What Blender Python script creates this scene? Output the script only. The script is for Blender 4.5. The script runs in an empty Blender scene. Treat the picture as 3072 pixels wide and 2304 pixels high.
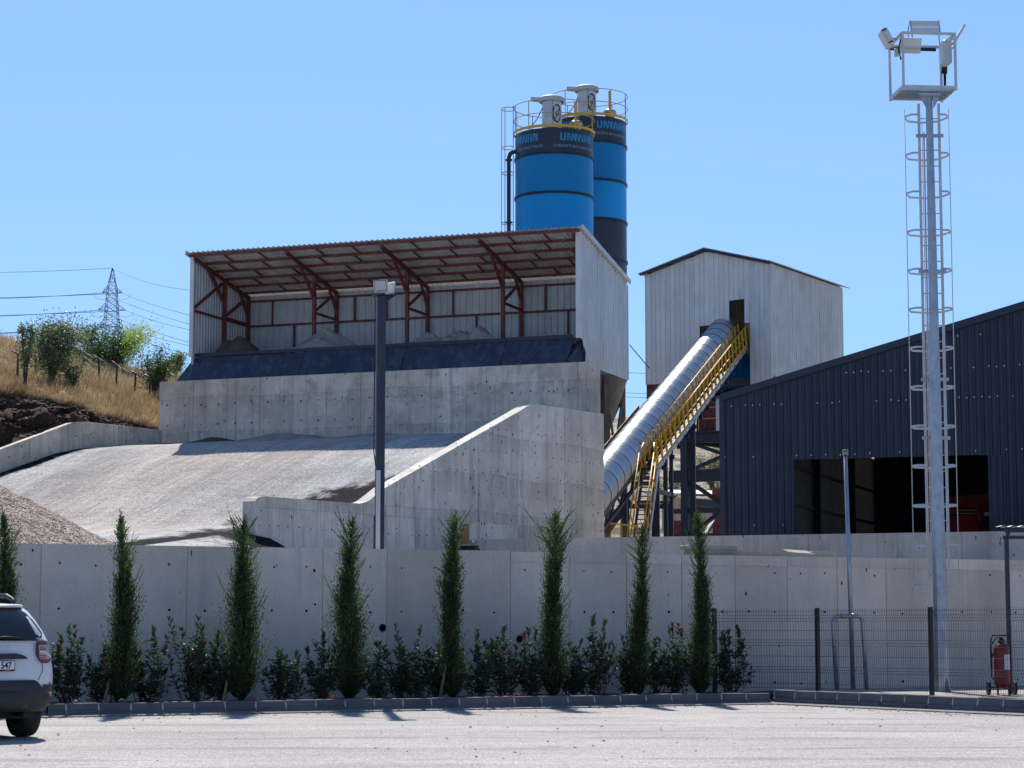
import bpy, math, random
import numpy as np
from mathutils import Vector, Matrix
R = math.radians
random.seed(7)
rng = np.random.default_rng(7)
scn = bpy.context.scene
COL = scn.collection

# ------------------------------------------------------------------ camera
FPX, EYE, PITCH = 6500.0, 1.35, math.atan((1880 - 1152) / 6500.0)
cam_d = bpy.data.cameras.new("camera")
cam_d.sensor_width = 36.0
cam_d.lens = 36.0 * FPX / 3072.0
cam_d.clip_start, cam_d.clip_end = 0.5, 6000
cam = bpy.data.objects.new("camera", cam_d)
COL.objects.link(cam)
cam.location = (0, 0, EYE)
cam.rotation_euler = (math.pi / 2 + PITCH, 0, 0)
scn.camera = cam

# ------------------------------------------------------------------ sky, sun, exposure
SUN_EL, SUN_AZ = 48.0, -6.0          # azimuth from +Y towards +X
SKY_STRENGTH, SUN_STRENGTH, EXPOSURE = 0.100, 3.9, 0.72
w = bpy.data.worlds.new("World")
scn.world = w
w.use_nodes = True
nt = w.node_tree
bg = nt.nodes["Background"]
sky = nt.nodes.new("ShaderNodeTexSky")
sky.sky_type = 'NISHITA'
sky.sun_disc = False
sky.sun_elevation = R(SUN_EL)
sky.sun_rotation = R(SUN_AZ)
sky.altitude = 0
sky.air_density = 1.0
sky.dust_density = 0.0
sky.ozone_density = 5.0
# the sky is evened out towards the horizon the way the photograph shows it (all round alike)
tc = nt.nodes.new("ShaderNodeTexCoord")
vm = nt.nodes.new("ShaderNodeVectorMath"); vm.operation = 'MULTIPLY_ADD'
vm.inputs[1].default_value = (1, 1, 0.78); vm.inputs[2].default_value = (0, 0, 0.19)
vn = nt.nodes.new("ShaderNodeVectorMath"); vn.operation = 'NORMALIZE'
nt.links.new(tc.outputs['Generated'], vm.inputs[0]); nt.links.new(vm.outputs[0], vn.inputs[0]); nt.links.new(vn.outputs[0], sky.inputs[0])
nt.links.new(sky.outputs[0], bg.inputs[0])
bg.inputs[1].default_value = SKY_STRENGTH
sd = bpy.data.lights.new("sun", 'SUN')
sd.energy = SUN_STRENGTH
sd.angle = R(0.53)
sd.color = (1.0, 0.955, 0.89)
sun = bpy.data.objects.new("sun", sd)
COL.objects.link(sun)
sdir = Vector((math.sin(R(SUN_AZ)) * math.cos(R(SUN_EL)), math.cos(R(SUN_AZ)) * math.cos(R(SUN_EL)), math.sin(R(SUN_EL))))
sun.location = sdir * 200
sun.rotation_euler = (-sdir).to_track_quat('-Z', 'Y').to_euler()
vs = scn.view_settings
vs.view_transform = 'Standard'
vs.look = 'None'
vs.exposure = EXPOSURE
vs.gamma = 1.0
vs.use_curve_mapping = False

# ------------------------------------------------------------------ helpers
def at(px, py, Y):
    """world point seen at photo pixel (px,py) of the 3072x2304 picture, at distance Y along +Y"""
    a, b = (px - 1536) / FPX, (1152 - py) / FPX
    y = math.cos(PITCH) - b * math.sin(PITCH)
    t = Y / y
    return Vector((a * t, Y, EYE + (math.sin(PITCH) + b * math.cos(PITCH)) * t))

BASE = {}
def base_of(o):
    return BASE.get(o.name, Vector((0, 0, 0)))

def tag(o, label=None, cat=None, group=None, kind=None):
    if label: o["label"] = label
    if cat: o["category"] = cat
    if group: o["group"] = group
    if kind: o["kind"] = kind
    return o

def thing(name, label, cat, loc=(0, 0, 0), group=None, kind=None):
    o = bpy.data.objects.new(name, None)
    o.empty_display_size = 0.3
    COL.objects.link(o)
    o.location = loc
    BASE[o.name] = Vector(loc)
    return tag(o, label, cat, group, kind)

def link_mesh(name, me, parent=None, loc=None, rot=None):
    o = bpy.data.objects.new(name, me)
    COL.objects.link(o)
    if parent is not None:
        o.parent = parent
        BASE[o.name] = base_of(parent)
    if loc is not None: o.location = loc
    if rot is not None: o.rotation_euler = rot
    return o

class MB:
    def __init__(s):
        s.v, s.f, s.sm, s.mi = [], [], [], []
    def add(s, vs_, fs_, smooth=False, mi=0):
        n = len(s.v)
        s.v.extend([tuple(p) for p in vs_])
        for f in fs_:
            s.f.append(tuple(i + n for i in f)); s.sm.append(smooth); s.mi.append(mi)
        return s
    def hexa(s, p, mi=0):     # p: 4 bottom (ccw from above), 4 top
        return s.add(p, [(3, 2, 1, 0), (4, 5, 6, 7), (0, 1, 5, 4), (1, 2, 6, 5), (2, 3, 7, 6), (3, 0, 4, 7)], mi=mi)
    def box(s, c, size, rz=0.0, mi=0):
        c = Vector(c); hx, hy, hz = [k / 2 for k in size]
        m = Matrix.Rotation(rz, 3, 'Z')
        p = [c + m @ Vector(q) for q in ((-hx, -hy, -hz), (hx, -hy, -hz), (hx, hy, -hz), (-hx, hy, -hz), (-hx, -hy, hz), (hx, -hy, hz), (hx, hy, hz), (-hx, hy, hz))]
        return s.hexa(p, mi)
    def bbox(s, c, size, bev=0.01, M=None, mi=0):
        """bevelled box (chamfered edges); M 3x3 optional"""
        c = Vector(c); hx, hy, hz = [k / 2 for k in size]; b = min(bev, hx * .9, hy * .9, hz * .9)
        loops = []
        for z, ins in ((-hz, b), (-hz + b, 0), (hz - b, 0), (hz, b)):
            x, y = hx - ins, hy - ins
            k = b if ins == 0 else b * .6
            loops.append([(-x + k, -y, z), (x - k, -y, z), (x, -y + k, z), (x, y - k, z), (x - k, y, z), (-x + k, y, z), (-x, y - k, z), (-x, -y + k, z)])
        pts = [Vector(q) for L in loops for q in L]
        if M is not None: pts = [M @ q for q in pts]
        pts = [q + c for q in pts]
        fs_ = [tuple(range(7, -1, -1)), tuple(range(24, 32))]
        for k in range(3):
            for i in range(8):
                j = (i + 1) % 8
                fs_.append((k * 8 + i, k * 8 + j, k * 8 + 8 + j, k * 8 + 8 + i))
        return s.add(pts, fs_, mi=mi)
    def beam(s, p0, p1, wd, ht, up=(0, 0, 1), mi=0):
        p0, p1 = Vector(p0), Vector(p1)
        d = (p1 - p0).normalized(); up = Vector(up)
        if abs(d.dot(up)) > .98: up = Vector((1, 0, 0)) if abs(d.x) < .9 else Vector((0, 1, 0))
        sd_ = d.cross(up).normalized(); u2 = sd_.cross(d).normalized()
        a, b = sd_ * wd / 2, u2 * ht / 2
        return s.hexa([p0 - a - b, p0 + a - b, p1 + a - b, p1 - a - b, p0 - a + b, p0 + a + b, p1 + a + b, p1 - a + b], mi)
    def tube(s, p0, p1, r0, r1=None, n=8, caps=True, smooth=True, mi=0):
        return s.path([p0, p1], [r0, r0 if r1 is None else r1], n, caps, smooth, mi)
    def path(s, pts, r, n=6, caps=True, smooth=True, mi=0):
        pts = [Vector(p) for p in pts]; m = len(pts)
        if not isinstance(r, (list, tuple)): r = [r] * m
        ref = None; vs_ = []
        for i, p in enumerate(pts):
            d = (pts[min(i + 1, m - 1)] - pts[max(i - 1, 0)])
            d = d.normalized() if d.length > 1e-9 else Vector((0, 0, 1))
            if ref is None:
                ref = Vector((0, 0, 1)) if abs(d.z) < .9 else Vector((1, 0, 0))
            a = (ref - d * ref.dot(d))
            if a.length < 1e-6: a = Vector((0, 1, 0)) - d * d.y
            a.normalize(); ref = a; b = d.cross(a)
            for k in range(n):
                t = 2 * math.pi * (k + .5) / n
                vs_.append(p + a * (r[i] * math.cos(t)) + b * (r[i] * math.sin(t)))
        fs_ = [(i * n + k, i * n + (k + 1) % n, (i + 1) * n + (k + 1) % n, (i + 1) * n + k) for i in range(m - 1) for k in range(n)]
        s.add(vs_, fs_, smooth, mi)
        if caps:
            o = len(s.v) - m * n
            s.f.append(tuple(o + k for k in range(n - 1, -1, -1))); s.sm.append(False); s.mi.append(mi)
            s.f.append(tuple(o + (m - 1) * n + k for k in range(n))); s.sm.append(False); s.mi.append(mi)
        return s
    def lathe(s, prof, c=(0, 0, 0), n=32, a0=0.0, a1=2 * math.pi, smooth=True, mi=0):
        full = abs(a1 - a0 - 2 * math.pi) < 1e-6
        m = n if full else n + 1; c = Vector(c); vs_ = []
        for r, z in prof:
            for k in range(m):
                t = a0 + (a1 - a0) * k / n
                vs_.append(c + Vector((r * math.cos(t), r * math.sin(t), z)))
        fs_ = []
        for i in range(len(prof) - 1):
            for k in range(n):
                j = (k + 1) % m if full else k + 1
                fs_.append((i * m + k, i * m + j, (i + 1) * m + j, (i + 1) * m + k))
        return s.add(vs_, fs_, smooth, mi)
    def prism(s, poly, off, mi=0):
        """closed polygon (3D points) swept by vector off"""
        poly = [Vector(p) for p in poly]; off = Vector(off); n = len(poly)
        vs_ = poly + [p + off for p in poly]
        fs_ = [tuple(range(n - 1, -1, -1)), tuple(range(n, 2 * n))] + [(i, (i + 1) % n, n + (i + 1) % n, n + i) for i in range(n)]
        return s.add(vs_, fs_, mi=mi)
    def loft(s, loops, closed=True, caps=False, smooth=True, mi=0):
        n = len(loops[0]); vs_ = [p for L in loops for p in L]; fs_ = []
        for i in range(len(loops) - 1):
            for k in range(n if closed else n - 1):
                j = (k + 1) % n
                fs_.append((i * n + k, i * n + j, (i + 1) * n + j, (i + 1) * n + k))
        s.add(vs_, fs_, smooth, mi)
        if caps:
            o = len(s.v) - n * len(loops)
            s.f.append(tuple(o + k for k in range(n - 1, -1, -1))); s.sm.append(False); s.mi.append(mi)
            s.f.append(tuple(o + (len(loops) - 1) * n + k for k in range(n))); s.sm.append(False); s.mi.append(mi)
        return s
    def grid(s, P, smooth=True, mi=0):      # P[i][j] points
        h, wd = len(P), len(P[0])
        return s.add([p for row in P for p in row], [(i * wd + j, i * wd + j + 1, (i + 1) * wd + j + 1, (i + 1) * wd + j) for i in range(h - 1) for j in range(wd - 1)], smooth, mi)
    def mesh(s, name, mats, off=Vector((0, 0, 0)), weld=False):
        me = bpy.data.meshes.new(name)
        off = Vector(off)
        me.from_pydata([(p[0] - off.x, p[1] - off.y, p[2] - off.z) for p in s.v], [], s.f)
        if not isinstance(mats, (list, tuple)): mats = [mats]
        for m in mats: me.materials.append(m)
        me.polygons.foreach_set("use_smooth", s.sm)
        if len(mats) > 1: me.polygons.foreach_set("material_index", s.mi)
        me.update()
        return me
    def obj(s, name, mats, parent=None, loc=None, local=False, **kw):
        off = base_of(parent) if parent is not None else Vector(loc if loc is not None and not local else (0, 0, 0))
        o = link_mesh(name, s.mesh(name, mats, off), parent)
        if parent is None and loc is not None: o.location = loc; BASE[o.name] = Vector(loc)
        return tag(o, **kw)

def np_obj(name, V, F, mats, parent=None, loc=None, smooth=False, attr=None, mi=None, **kw):
    """V (n,3) array, F (m,k) array of one face size"""
    off = base_of(parent) if parent is not None else Vector(loc if loc is not None else (0, 0, 0))
    V = np.asarray(V, dtype=np.float32) - np.array(off, dtype=np.float32)
    F = np.asarray(F, dtype=np.int32); m, k = F.shape
    me = bpy.data.meshes.new(name)
    me.vertices.add(len(V)); me.vertices.foreach_set("co", V.ravel())
    me.loops.add(m * k); me.loops.foreach_set("vertex_index", F.ravel())
    me.polygons.add(m); me.polygons.foreach_set("loop_start", np.arange(m, dtype=np.int32) * k)
    if not isinstance(mats, (list, tuple)): mats = [mats]
    for q in mats: me.materials.append(q)
    me.polygons.foreach_set("use_smooth", np.full(m, smooth))
    if mi is not None: me.polygons.foreach_set("material_index", np.asarray(mi, dtype=np.int32))
    me.update(calc_edges=True)
    for nm, arr in (attr or {}).items():
        a = me.attributes.new(nm, 'FLOAT', 'POINT'); a.data.foreach_set("value", np.asarray(arr, dtype=np.float32))
    o = link_mesh(name, me, parent)
    if parent is None and loc is not None: o.location = loc; BASE[o.name] = Vector(loc)
    return tag(o, **kw)

class Fr:
    """ground frame: origin, angle (clockwise from +X seen from above), a along u, b along v, z up"""
    def __init__(s, o, deg):
        s.o = Vector(o); t = R(deg)
        s.u = Vector((math.cos(t), -math.sin(t), 0)); s.v = Vector((math.sin(t), math.cos(t), 0)); s.rz = -t
    def __call__(s, a, b, z): return Vector((s.o.x, s.o.y, 0)) + s.u * a + s.v * b + Vector((0, 0, z))
    def box(s, mb, a0, a1, b0, b1, z0, z1, mi=0):
        return mb.hexa([s(a0, b0, z0), s(a1, b0, z0), s(a1, b1, z0), s(a0, b1, z0), s(a0, b0, z1), s(a1, b0, z1), s(a1, b1, z1), s(a0, b1, z1)], mi)

def clip(poly, i, val, keep_greater):
    out = []
    for k in range(len(poly)):
        p, q = poly[k], poly[(k + 1) % len(poly)]
        ip = (p[i] >= val) if keep_greater else (p[i] <= val)
        iq = (q[i] >= val) if keep_greater else (q[i] <= val)
        if ip: out.append(p)
        if ip != iq:
            t = (val - p[i]) / (q[i] - p[i]); out.append((p[0] + t * (q[0] - p[0]), p[1] + t * (q[1] - p[1])))
    return out
def clip_rect(poly, s0, s1, z0, z1):
    for i, v_, g in ((0, s0, True), (0, s1, False), (1, z0, True), (1, z1, False)):
        if len(poly) < 3: return []
        poly = clip(poly, i, v_, g)
    return poly if len(poly) >= 3 else []

# ------------------------------------------------------------------ materials
def lin(h):
    c = [int(h[i:i + 2], 16) / 255 for i in (0, 2, 4)]
    return tuple([(x / 12.92 if x <= .04045 else ((x + .055) / 1.055) ** 2.4) for x in c] + [1.0])
class N:
    def __init__(s, name):
        s.m = bpy.data.materials.new(name); s.m.use_nodes = True
        s.t = s.m.node_tree; s.b = s.t.nodes["Principled BSDF"]; s.out = s.t.nodes["Material Output"]
    def n(s, typ, props=None, **ins):
        nd = s.t.nodes.new(typ)
        for k, v_ in (props or {}).items(): setattr(nd, k, v_)
        for k, v_ in ins.items():
            key = int(k[1:]) if k[0] == "i" and k[1:].isdigit() else k.replace("_", " ")
            s.set(nd.inputs[key], v_)
        return nd
    def set(s, sock, v_):
        if hasattr(v_, "is_output") or isinstance(v_, bpy.types.NodeSocket): s.t.links.new(v_, sock)
        elif isinstance(v_, bpy.types.Node): s.t.links.new(v_.outputs[0], sock)
        else: sock.default_value = v_
    def noise(s, scale, vec=None, detail=4.0, rough=.55, out=0):
        nd = s.n("ShaderNodeTexNoise", Scale=scale, Detail=detail, Roughness=rough)
        if vec is not None: s.set(nd.inputs["Vector"], vec)
        return nd.outputs[out]
    def pos(s): return s.n("ShaderNodeNewGeometry").outputs["Position"]
    def map(s, vec, scale=(1, 1, 1), rot=(0, 0, 0)):
        nd = s.n("ShaderNodeMapping"); s.set(nd.inputs["Vector"], vec)
        nd.inputs["Scale"].default_value = scale; nd.inputs["Rotation"].default_value = rot
        return nd.outputs[0]
    def ramp(s, fac, stops, interp='LINEAR'):
        nd = s.n("ShaderNodeValToRGB"); s.set(nd.inputs[0], fac); cr = nd.color_ramp; cr.interpolation = interp
        while len(cr.elements) < len(stops): cr.elements.new(.5)
        for e, (p, c) in zip(cr.elements, stops):
            e.position = p; e.color = c if isinstance(c, (tuple, list)) else (c, c, c, 1)
        return nd.outputs[0]
    def math(s, op, a, b=0.0, c=None):
        nd = s.n("ShaderNodeMath", {"operation": op}); s.set(nd.inputs[0], a); s.set(nd.inputs[1], b)
        if c is not None: s.set(nd.inputs[2], c)
        return nd.outputs[0]
    def mix(s, fac, a, b, blend='MIX'):
        nd = s.n("ShaderNodeMixRGB", {"blend_type": blend}); s.set(nd.inputs[0], fac); s.set(nd.inputs[1], a); s.set(nd.inputs[2], b)
        return nd.outputs[0]
    def attr(s, name): return s.n("ShaderNodeAttribute", {"attribute_name": name}).outputs["Fac"]
    def rand(s): return s.n("ShaderNodeObjectInfo").outputs["Random"]
    def bump(s, h, strength=.3, dist=.01):
        nd = s.n("ShaderNodeBump", Strength=strength, Distance=dist); s.set(nd.inputs["Height"], h)
        s.t.links.new(nd.outputs[0], s.b.inputs["Normal"])
    def fin(s, col=None, rough=None, metal=None, spec=None):
        for k, v_ in (("Base Color", col), ("Roughness", rough), ("Metallic", metal), ("Specular IOR Level", spec)):
            if v_ is not None: s.set(s.b.inputs[k], v_)
        return s.m

def pbr(name, col, rough=.5, metal=0.0, var=.15, scale=2.0, bump=0.0, bscale=60.0, spec=.5, rnd=.0, dirt=None, dirt_amt=.3, streak=None, streak_amt=.35):
    k = N(name); c = lin(col) if isinstance(col, str) else tuple(col) + (1,)
    p = k.pos()
    f = k.ramp(k.noise(scale, p, 5, .6), [(.3, 1 - var), (.7, 1 + var * .6)])
    cc = k.mix(1.0, c, f, 'MULTIPLY')
    if rnd:
        g = k.math('MULTIPLY_ADD', k.rand(), 2 * rnd, 1 - rnd)
        cc = k.mix(1.0, cc, g, 'MULTIPLY')
    if dirt:
        d = k.ramp(k.noise(scale * 2.3, k.map(p, (1, 1, .35)), 6, .65), [(.5, 0.0), (.72, dirt_amt)])
        cc = k.mix(d, cc, lin(dirt))
    if streak:
        sk = k.ramp(k.noise(1.0, k.map(p, (4.5, 4.5, .16)), 6, .72), [(.5, 0.0), (.72, streak_amt)])
        cc = k.mix(sk, cc, lin(streak))
    if bump: k.bump(k.noise(bscale, p, 3), bump, .01)
    rr = k.ramp(k.noise(scale * 3, p, 3), [(.3, max(0, rough - .06)), (.7, min(1, rough + .08))])
    return k.fin(cc, rr, metal, spec)

def concrete(name, col, dark, streak=.5, stain=.45, pits=True, seed=0.0, pours=()):
    k = N(name); p0 = k.pos()
    p = k.n("ShaderNodeVectorMath", {"operation": 'ADD'}); k.set(p.inputs[0], p0); p.inputs[1].default_value = (seed * 13.1, seed * 7.7, seed * 3.3); p = p.outputs[0]
    oi = k.n("ShaderNodeObjectInfo").outputs["Random"]
    c = k.mix(k.ramp(k.noise(.55, p, 6, .6), [(.35, 0.0), (.68, 1.0)]), lin(col), lin(dark))
    # cloudy blotches and damp patches with ragged edges
    c = k.mix(k.ramp(k.noise(1.6, p, 8, .72), [(.5, 0.0), (.62, stain), (.8, stain)]), c, lin(dark))
    dp = k.ramp(k.noise(.75, p, 9, .7), [(.6, 0.0), (.64, stain * .55), (.8, stain * .7)])
    c = k.mix(dp, c, k.mix(.6, lin(dark), (.16, .15, .15, 1)))
    # run-down streaks, wide and narrow
    st = k.ramp(k.noise(1.0, k.map(p, (3.5, 3.5, .22)), 6, .7), [(.52, 0.0), (.68, streak)])
    c = k.mix(st, c, k.mix(.5, lin(dark), (.12, .115, .12, 1)))
    st2 = k.ramp(k.noise(1.0, k.map(p, (15, 15, .5)), 4, .7), [(.55, 0.0), (.72, streak * .75)])
    c = k.mix(st2, c, k.mix(.5, lin(dark), (.1, .1, .105, 1)))
    lt = k.ramp(k.noise(1.0, k.map(p, (5, 5, .3)), 4, .6), [(.6, 0.0), (.8, .4)])
    c = k.mix(lt, c, lin("d8d4cc"))
    c = k.mix(k.ramp(k.noise(.9, k.map(p, (1, 1, .5)), 4, .6), [(.55, 0.0), (.8, .3)]), c, lin("9a8b7a"))
    # ragged cold joints with drips running down from them
    sp = k.n("ShaderNodeSeparateXYZ"); k.set(sp.inputs[0], p0)
    for z0, amp in pours:
        d = k.math('SUBTRACT', k.math('MULTIPLY_ADD', k.noise(.45, k.map(p, (1, 1, .05)), 3), amp, z0 - amp / 2), sp.outputs[2])
        fall = k.ramp(d, [(0.0, 0.0), (.012, 1.0), (.06, .55), (.75, 0.0)])
        dr = k.ramp(k.noise(1.0, k.map(p, (9, 9, .35)), 5, .75), [(.44, 0.1), (.62, 1.0)])
        c = k.mix(k.math('MULTIPLY', k.math('MULTIPLY', fall, dr), .6), c, (.13, .12, .12, 1))
    # faint horizontal pour lines
    pl = k.ramp(k.noise(1.0, k.map(p, (.35, .35, 9)), 4, .6), [(.6, 0.0), (.7, .22 * (1 if stain > .3 else .6))])
    c = k.mix(pl, c, lin(dark))
    fine = k.noise(38, p, 4, .7)
    c = k.mix(.25, c, k.mix(1.0, c, k.ramp(fine, [(.25, .35), (.75, 1.6)]), 'MULTIPLY'))
    if pits:
        vn = k.n("ShaderNodeTexVoronoi", {"feature": 'F1'}, Scale=5.5); k.set(vn.inputs["Vector"], k.map(p, (1, 1, .6)))
        sz = k.ramp(k.noise(1.3, p, 2), [(.45, .02), (.7, .13)])
        pit = k.math('LESS_THAN', vn.outputs["Distance"], sz)
        c = k.mix(k.math('MULTIPLY', pit, .5), c, (.06, .06, .065, 1))
    g = k.math('MULTIPLY_ADD', oi, .2, .9)
    c = k.mix(1.0, c, g, 'MULTIPLY')
    h = k.math('ADD', k.math('MULTIPLY', fine, .5), k.noise(6, p, 5, .6))
    k.bump(h, .4, .012)
    return k.fin(c, k.ramp(k.noise(4, p, 3), [(.3, .78), (.7, .95)]), spec=.3)

def leafmat(name, c0, c1, trans=.35, rough=.5, c2=None, tint=(1.5, 1.6, .7, 1)):
    k = N(name)
    ri = k.n("ShaderNodeNewGeometry").outputs["Random Per Island"]
    stops = [(0.0, lin(c0)), (.85, lin(c1))] + ([(1.0, lin(c2))] if c2 else [])
    c = k.ramp(ri, stops)
    c = k.mix(1.0, c, k.ramp(k.noise(2.5, k.pos(), 3), [(.3, .7), (.7, 1.25)]), 'MULTIPLY')
    k.fin(c, rough, spec=.35)
    tr = k.n("ShaderNodeBsdfTranslucent"); k.set(tr.inputs[0], k.mix(1.0, c, tint, 'MULTIPLY'))
    mx = k.n("ShaderNodeMixShader"); mx.inputs[0].default_value = trans
    k.t.links.new(k.b.outputs[0], mx.inputs[1]); k.t.links.new(tr.outputs[0], mx.inputs[2]); k.t.links.new(mx.outputs[0], k.out.inputs[0])
    return k.m

M = {}
M['conc_front'] = concrete("front wall concrete", "dacfc2", "c3b9ad", .28, .3, seed=1)
M['conc_big'] = concrete("ramp wall concrete", "f2eadd", "cfc5b8", .6, .55, seed=2, pours=((5.85, .5), (7.1, .3), (4.75, .2)))
M['conc_up'] = concrete("bin wall concrete", "ebdac6", "bcac99", .6, .8, seed=3, pours=((9.45, .55), (8.2, .3)))
M['conc_lo'] = concrete("low wall concrete", "d6cec2", "b6aea4", .5, .5, seed=4)
M['hole'] = pbr("dark hole", "17171a", .95, var=.1, spec=.1)
M['kerb'] = pbr("kerb stone", "5d5f65", .85, var=.2, scale=5, bump=.4, rnd=.12, spec=.3)
M['kerb_low'] = pbr("kerb footing", "7b7a79", .9, var=.25, scale=4, bump=.4, spec=.3)
M['mortar'] = pbr("mortar", "b0aba4", .95, var=.2, scale=9, spec=.2)
M['soil'] = pbr("soil", "5a4a3c", 1.0, var=.4, scale=6, bump=.8, spec=.1)
M['steel_red'] = pbr("red oxide primer", "6e2a26", .6, var=.25, scale=3, dirt="8c7f78", dirt_amt=.35)
M['sheet_white'] = pbr("white sheet", "dedad4", .45, .0, var=.08, scale=1.2, rnd=.06, dirt="a39b92", dirt_amt=.35, streak="a89c90", streak_amt=.45)
M['sheet_in'] = pbr("galvanised sheet inside", "c4c2be", .5, .1, var=.1, scale=1.5, rnd=.07, dirt="8e8578", dirt_amt=.4, streak="95897a", streak_amt=.5)
M['sheet_roof'] = pbr("roof sheet", "d6d5d2", .55, .0, var=.12, scale=1.5, rnd=.08, dirt="8f8a84", dirt_amt=.45, streak="8d847c", streak_amt=.4)
M['sheet_navy'] = pbr("navy sheet", "1d2538", .5, .0, var=.1, scale=.7, rnd=.08, dirt="3b4250", dirt_amt=.3, streak="414855", streak_amt=.35)
M['trim_navy'] = pbr("navy trim", "1f2737", .45, var=.08)
M['navy_plate'] = pbr("navy hopper plate", "2a3548", .5, var=.1, scale=.7, rnd=.12, dirt="5d636c", dirt_amt=.3, streak="7d7f82", streak_amt=.4)
M['dark_steel'] = pbr("dark painted steel", "232a38", .5, var=.15, scale=3, dirt="4a4b50", dirt_amt=.3)
M['black'] = pbr("black rubber", "101012", .6, var=.2, scale=5)
M['silo_dark'] = pbr("silo dark blue grey", "1f2733", .42, var=.08, scale=.8, rnd=.06, streak="454c55", streak_amt=.35)
M['silo_blue'] = pbr("silo blue", "0079b2", .42, spec=.28, var=.05, scale=.8, rnd=.04, dirt="1b79a8", dirt_amt=.3, streak="3f86ab", streak_amt=.3)
M['silo_blue2'] = pbr("silo light blue", "008aca", .42, spec=.28, var=.05, scale=.8, rnd=.04, dirt="1d86b8", dirt_amt=.3, streak="4b93b8", streak_amt=.3)
M['silo_grey'] = pbr("silo cone grey", "5c5a56", .5, var=.2, scale=1.5, dirt="8a857c", dirt_amt=.4)
M['text_blue'] = pbr("lettering blue", "2b7fb0", .4, var=.03)
M['text_pale'] = pbr("lettering pale blue", "6f9cba", .4, var=.03)
M['yellow'] = pbr("yellow paint", "d9a520", .42, var=.12, scale=4, dirt="9a7a35", dirt_amt=.4)
M['rail_tan'] = pbr("weathered yellow paint", "a98c5e", .55, var=.15, scale=4)
M['rust'] = pbr("orange brown paint", "8a4a22", .6, var=.3, scale=3)
M['galv'] = pbr("galvanised steel", "a4a9b0", .38, .75, var=.16, scale=5, dirt="6e7176", dirt_amt=.5)
M['galv_matte'] = pbr("matte galvanised", "b9bcc0", .55, .15, var=.1, scale=6)
M['zinc_tube'] = pbr("corrugated zinc", "c4c5c6", .34, .85, var=.06, scale=3, rnd=.05)
M['stainless'] = pbr("stainless filter", "c9cacc", .38, .25, var=.04, scale=3)
M['white_metal'] = pbr("white painted metal", "c9c9c9", .45, var=.06)
M['lens'] = pbr("lamp lens", "b7b7ae", .2, var=.04, spec=.6)
M['post_navy'] = pbr("lamp post paint", "272e3e", .5, var=.18, scale=3, dirt="555a66", dirt_amt=.35)
M['fence'] = pbr("black fence wire", "1b1c20", .45, var=.1)
M['wood'] = pbr("weathered wood", "8d7256", .85, var=.25, scale=9, bump=.3)
M['ply'] = pbr("plywood", "a9835a", .8, var=.15, scale=4)
M['red_paint'] = pbr("red machine paint", "a01d1c", .4, var=.15, scale=2, dirt="5d2b25", dirt_amt=.4)
M['red_ext'] = pbr("extinguisher red", "78141a", .35, var=.08)
M['car_white'] = pbr("white car paint", "d2d4d6", .22, var=.02, spec=.6)
M['car_plastic'] = pbr("grey plastic", "2a2b2e", .6, var=.08, scale=20, bump=.1, bscale=300)
M['tyre'] = pbr("tyre", "1c1b1b", .85, var=.2, scale=9)
M['rim'] = pbr("alloy rim", "7d8085", .35, .8, var=.05)
M['chrome'] = pbr("chrome", "cfd1d4", .15, 1.0, var=.02)
M['lamp_red'] = pbr("red lamp", "8e2a2c", .15, var=.1, spec=.7)
M['lamp_dark'] = pbr("dark red lamp edge", "4d1518", .2, var=.1, spec=.7)
M['lamp_clear'] = pbr("clear lamp", "a99a9a", .15, var=.05, spec=.7)
M['plate'] = pbr("plate white", "d8d8d8", .4, var=.02)
M['ink'] = pbr("black ink", "121214", .5, var=.02)
M['paper'] = pbr("label paper", "c9c9c9", .6, var=.06)
M['slab'] = concrete("precast slab concrete", "a5a19a", "85817b", .2, .4, False, seed=6)
M['sand_dark'] = pbr("damp sand", "5b5048", 1.0, var=.25, scale=3, bump=.7, bscale=20, spec=.1)
M['sand_grey'] = pbr("grey sand", "9a948d", 1.0, var=.2, scale=3, bump=.7, bscale=25, spec=.1)
M['stone_red'] = pbr("pink gravel", "b39d90", .95, var=.25, scale=1.5, bump=.6, bscale=30, spec=.2)
M['bark'] = pbr("bark", "4b3e33", .95, var=.3, scale=20, bump=.4)
M['twig'] = pbr("twig", "5b4a38", .9, var=.3, scale=20)
M['cypress'] = leafmat("cypress scale leaves", "293c2b", "465a38", .35, .55, "748a4c", (1.5, 1.5, .75, 1))
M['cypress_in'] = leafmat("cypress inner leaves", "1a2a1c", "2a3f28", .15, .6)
M['photinia'] = leafmat("photinia leaves", "23382b", "3a5640", .2, .5, "4c643e")
M['photinia_new'] = leafmat("photinia young leaves", "46261f", "4c3a28", .2, .4, "582a24")
M['olive'] = leafmat("grey green leaves", "55604a", "7d8668", .25, .5, "979a78")
M['oak'] = leafmat("dark green leaves", "2f4024", "566a36", .3, .5, "7f8a4a")
M['lime_leaf'] = leafmat("pale green leaves", "7f9550", "a9b774", .4, .5)
M['straw'] = leafmat("dry straw", "9b8a6c", "bca987", .25, .8, "d2c4a6", (1.1, 1.05, .95, 1))
M['straw_red'] = leafmat("reddish straw", "8c7055", "ab8f6c", .25, .8, None, (1.1, 1.05, .95, 1))
M['pink'] = leafmat("pink petals", "8a4052", "a8607a", .3, .5)
M['wire'] = pbr("power cable", "4c5a68", .5, var=.05)
M['pylon'] = pbr("pylon steel", "6d7f8e", .5, .3, var=.1)
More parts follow.
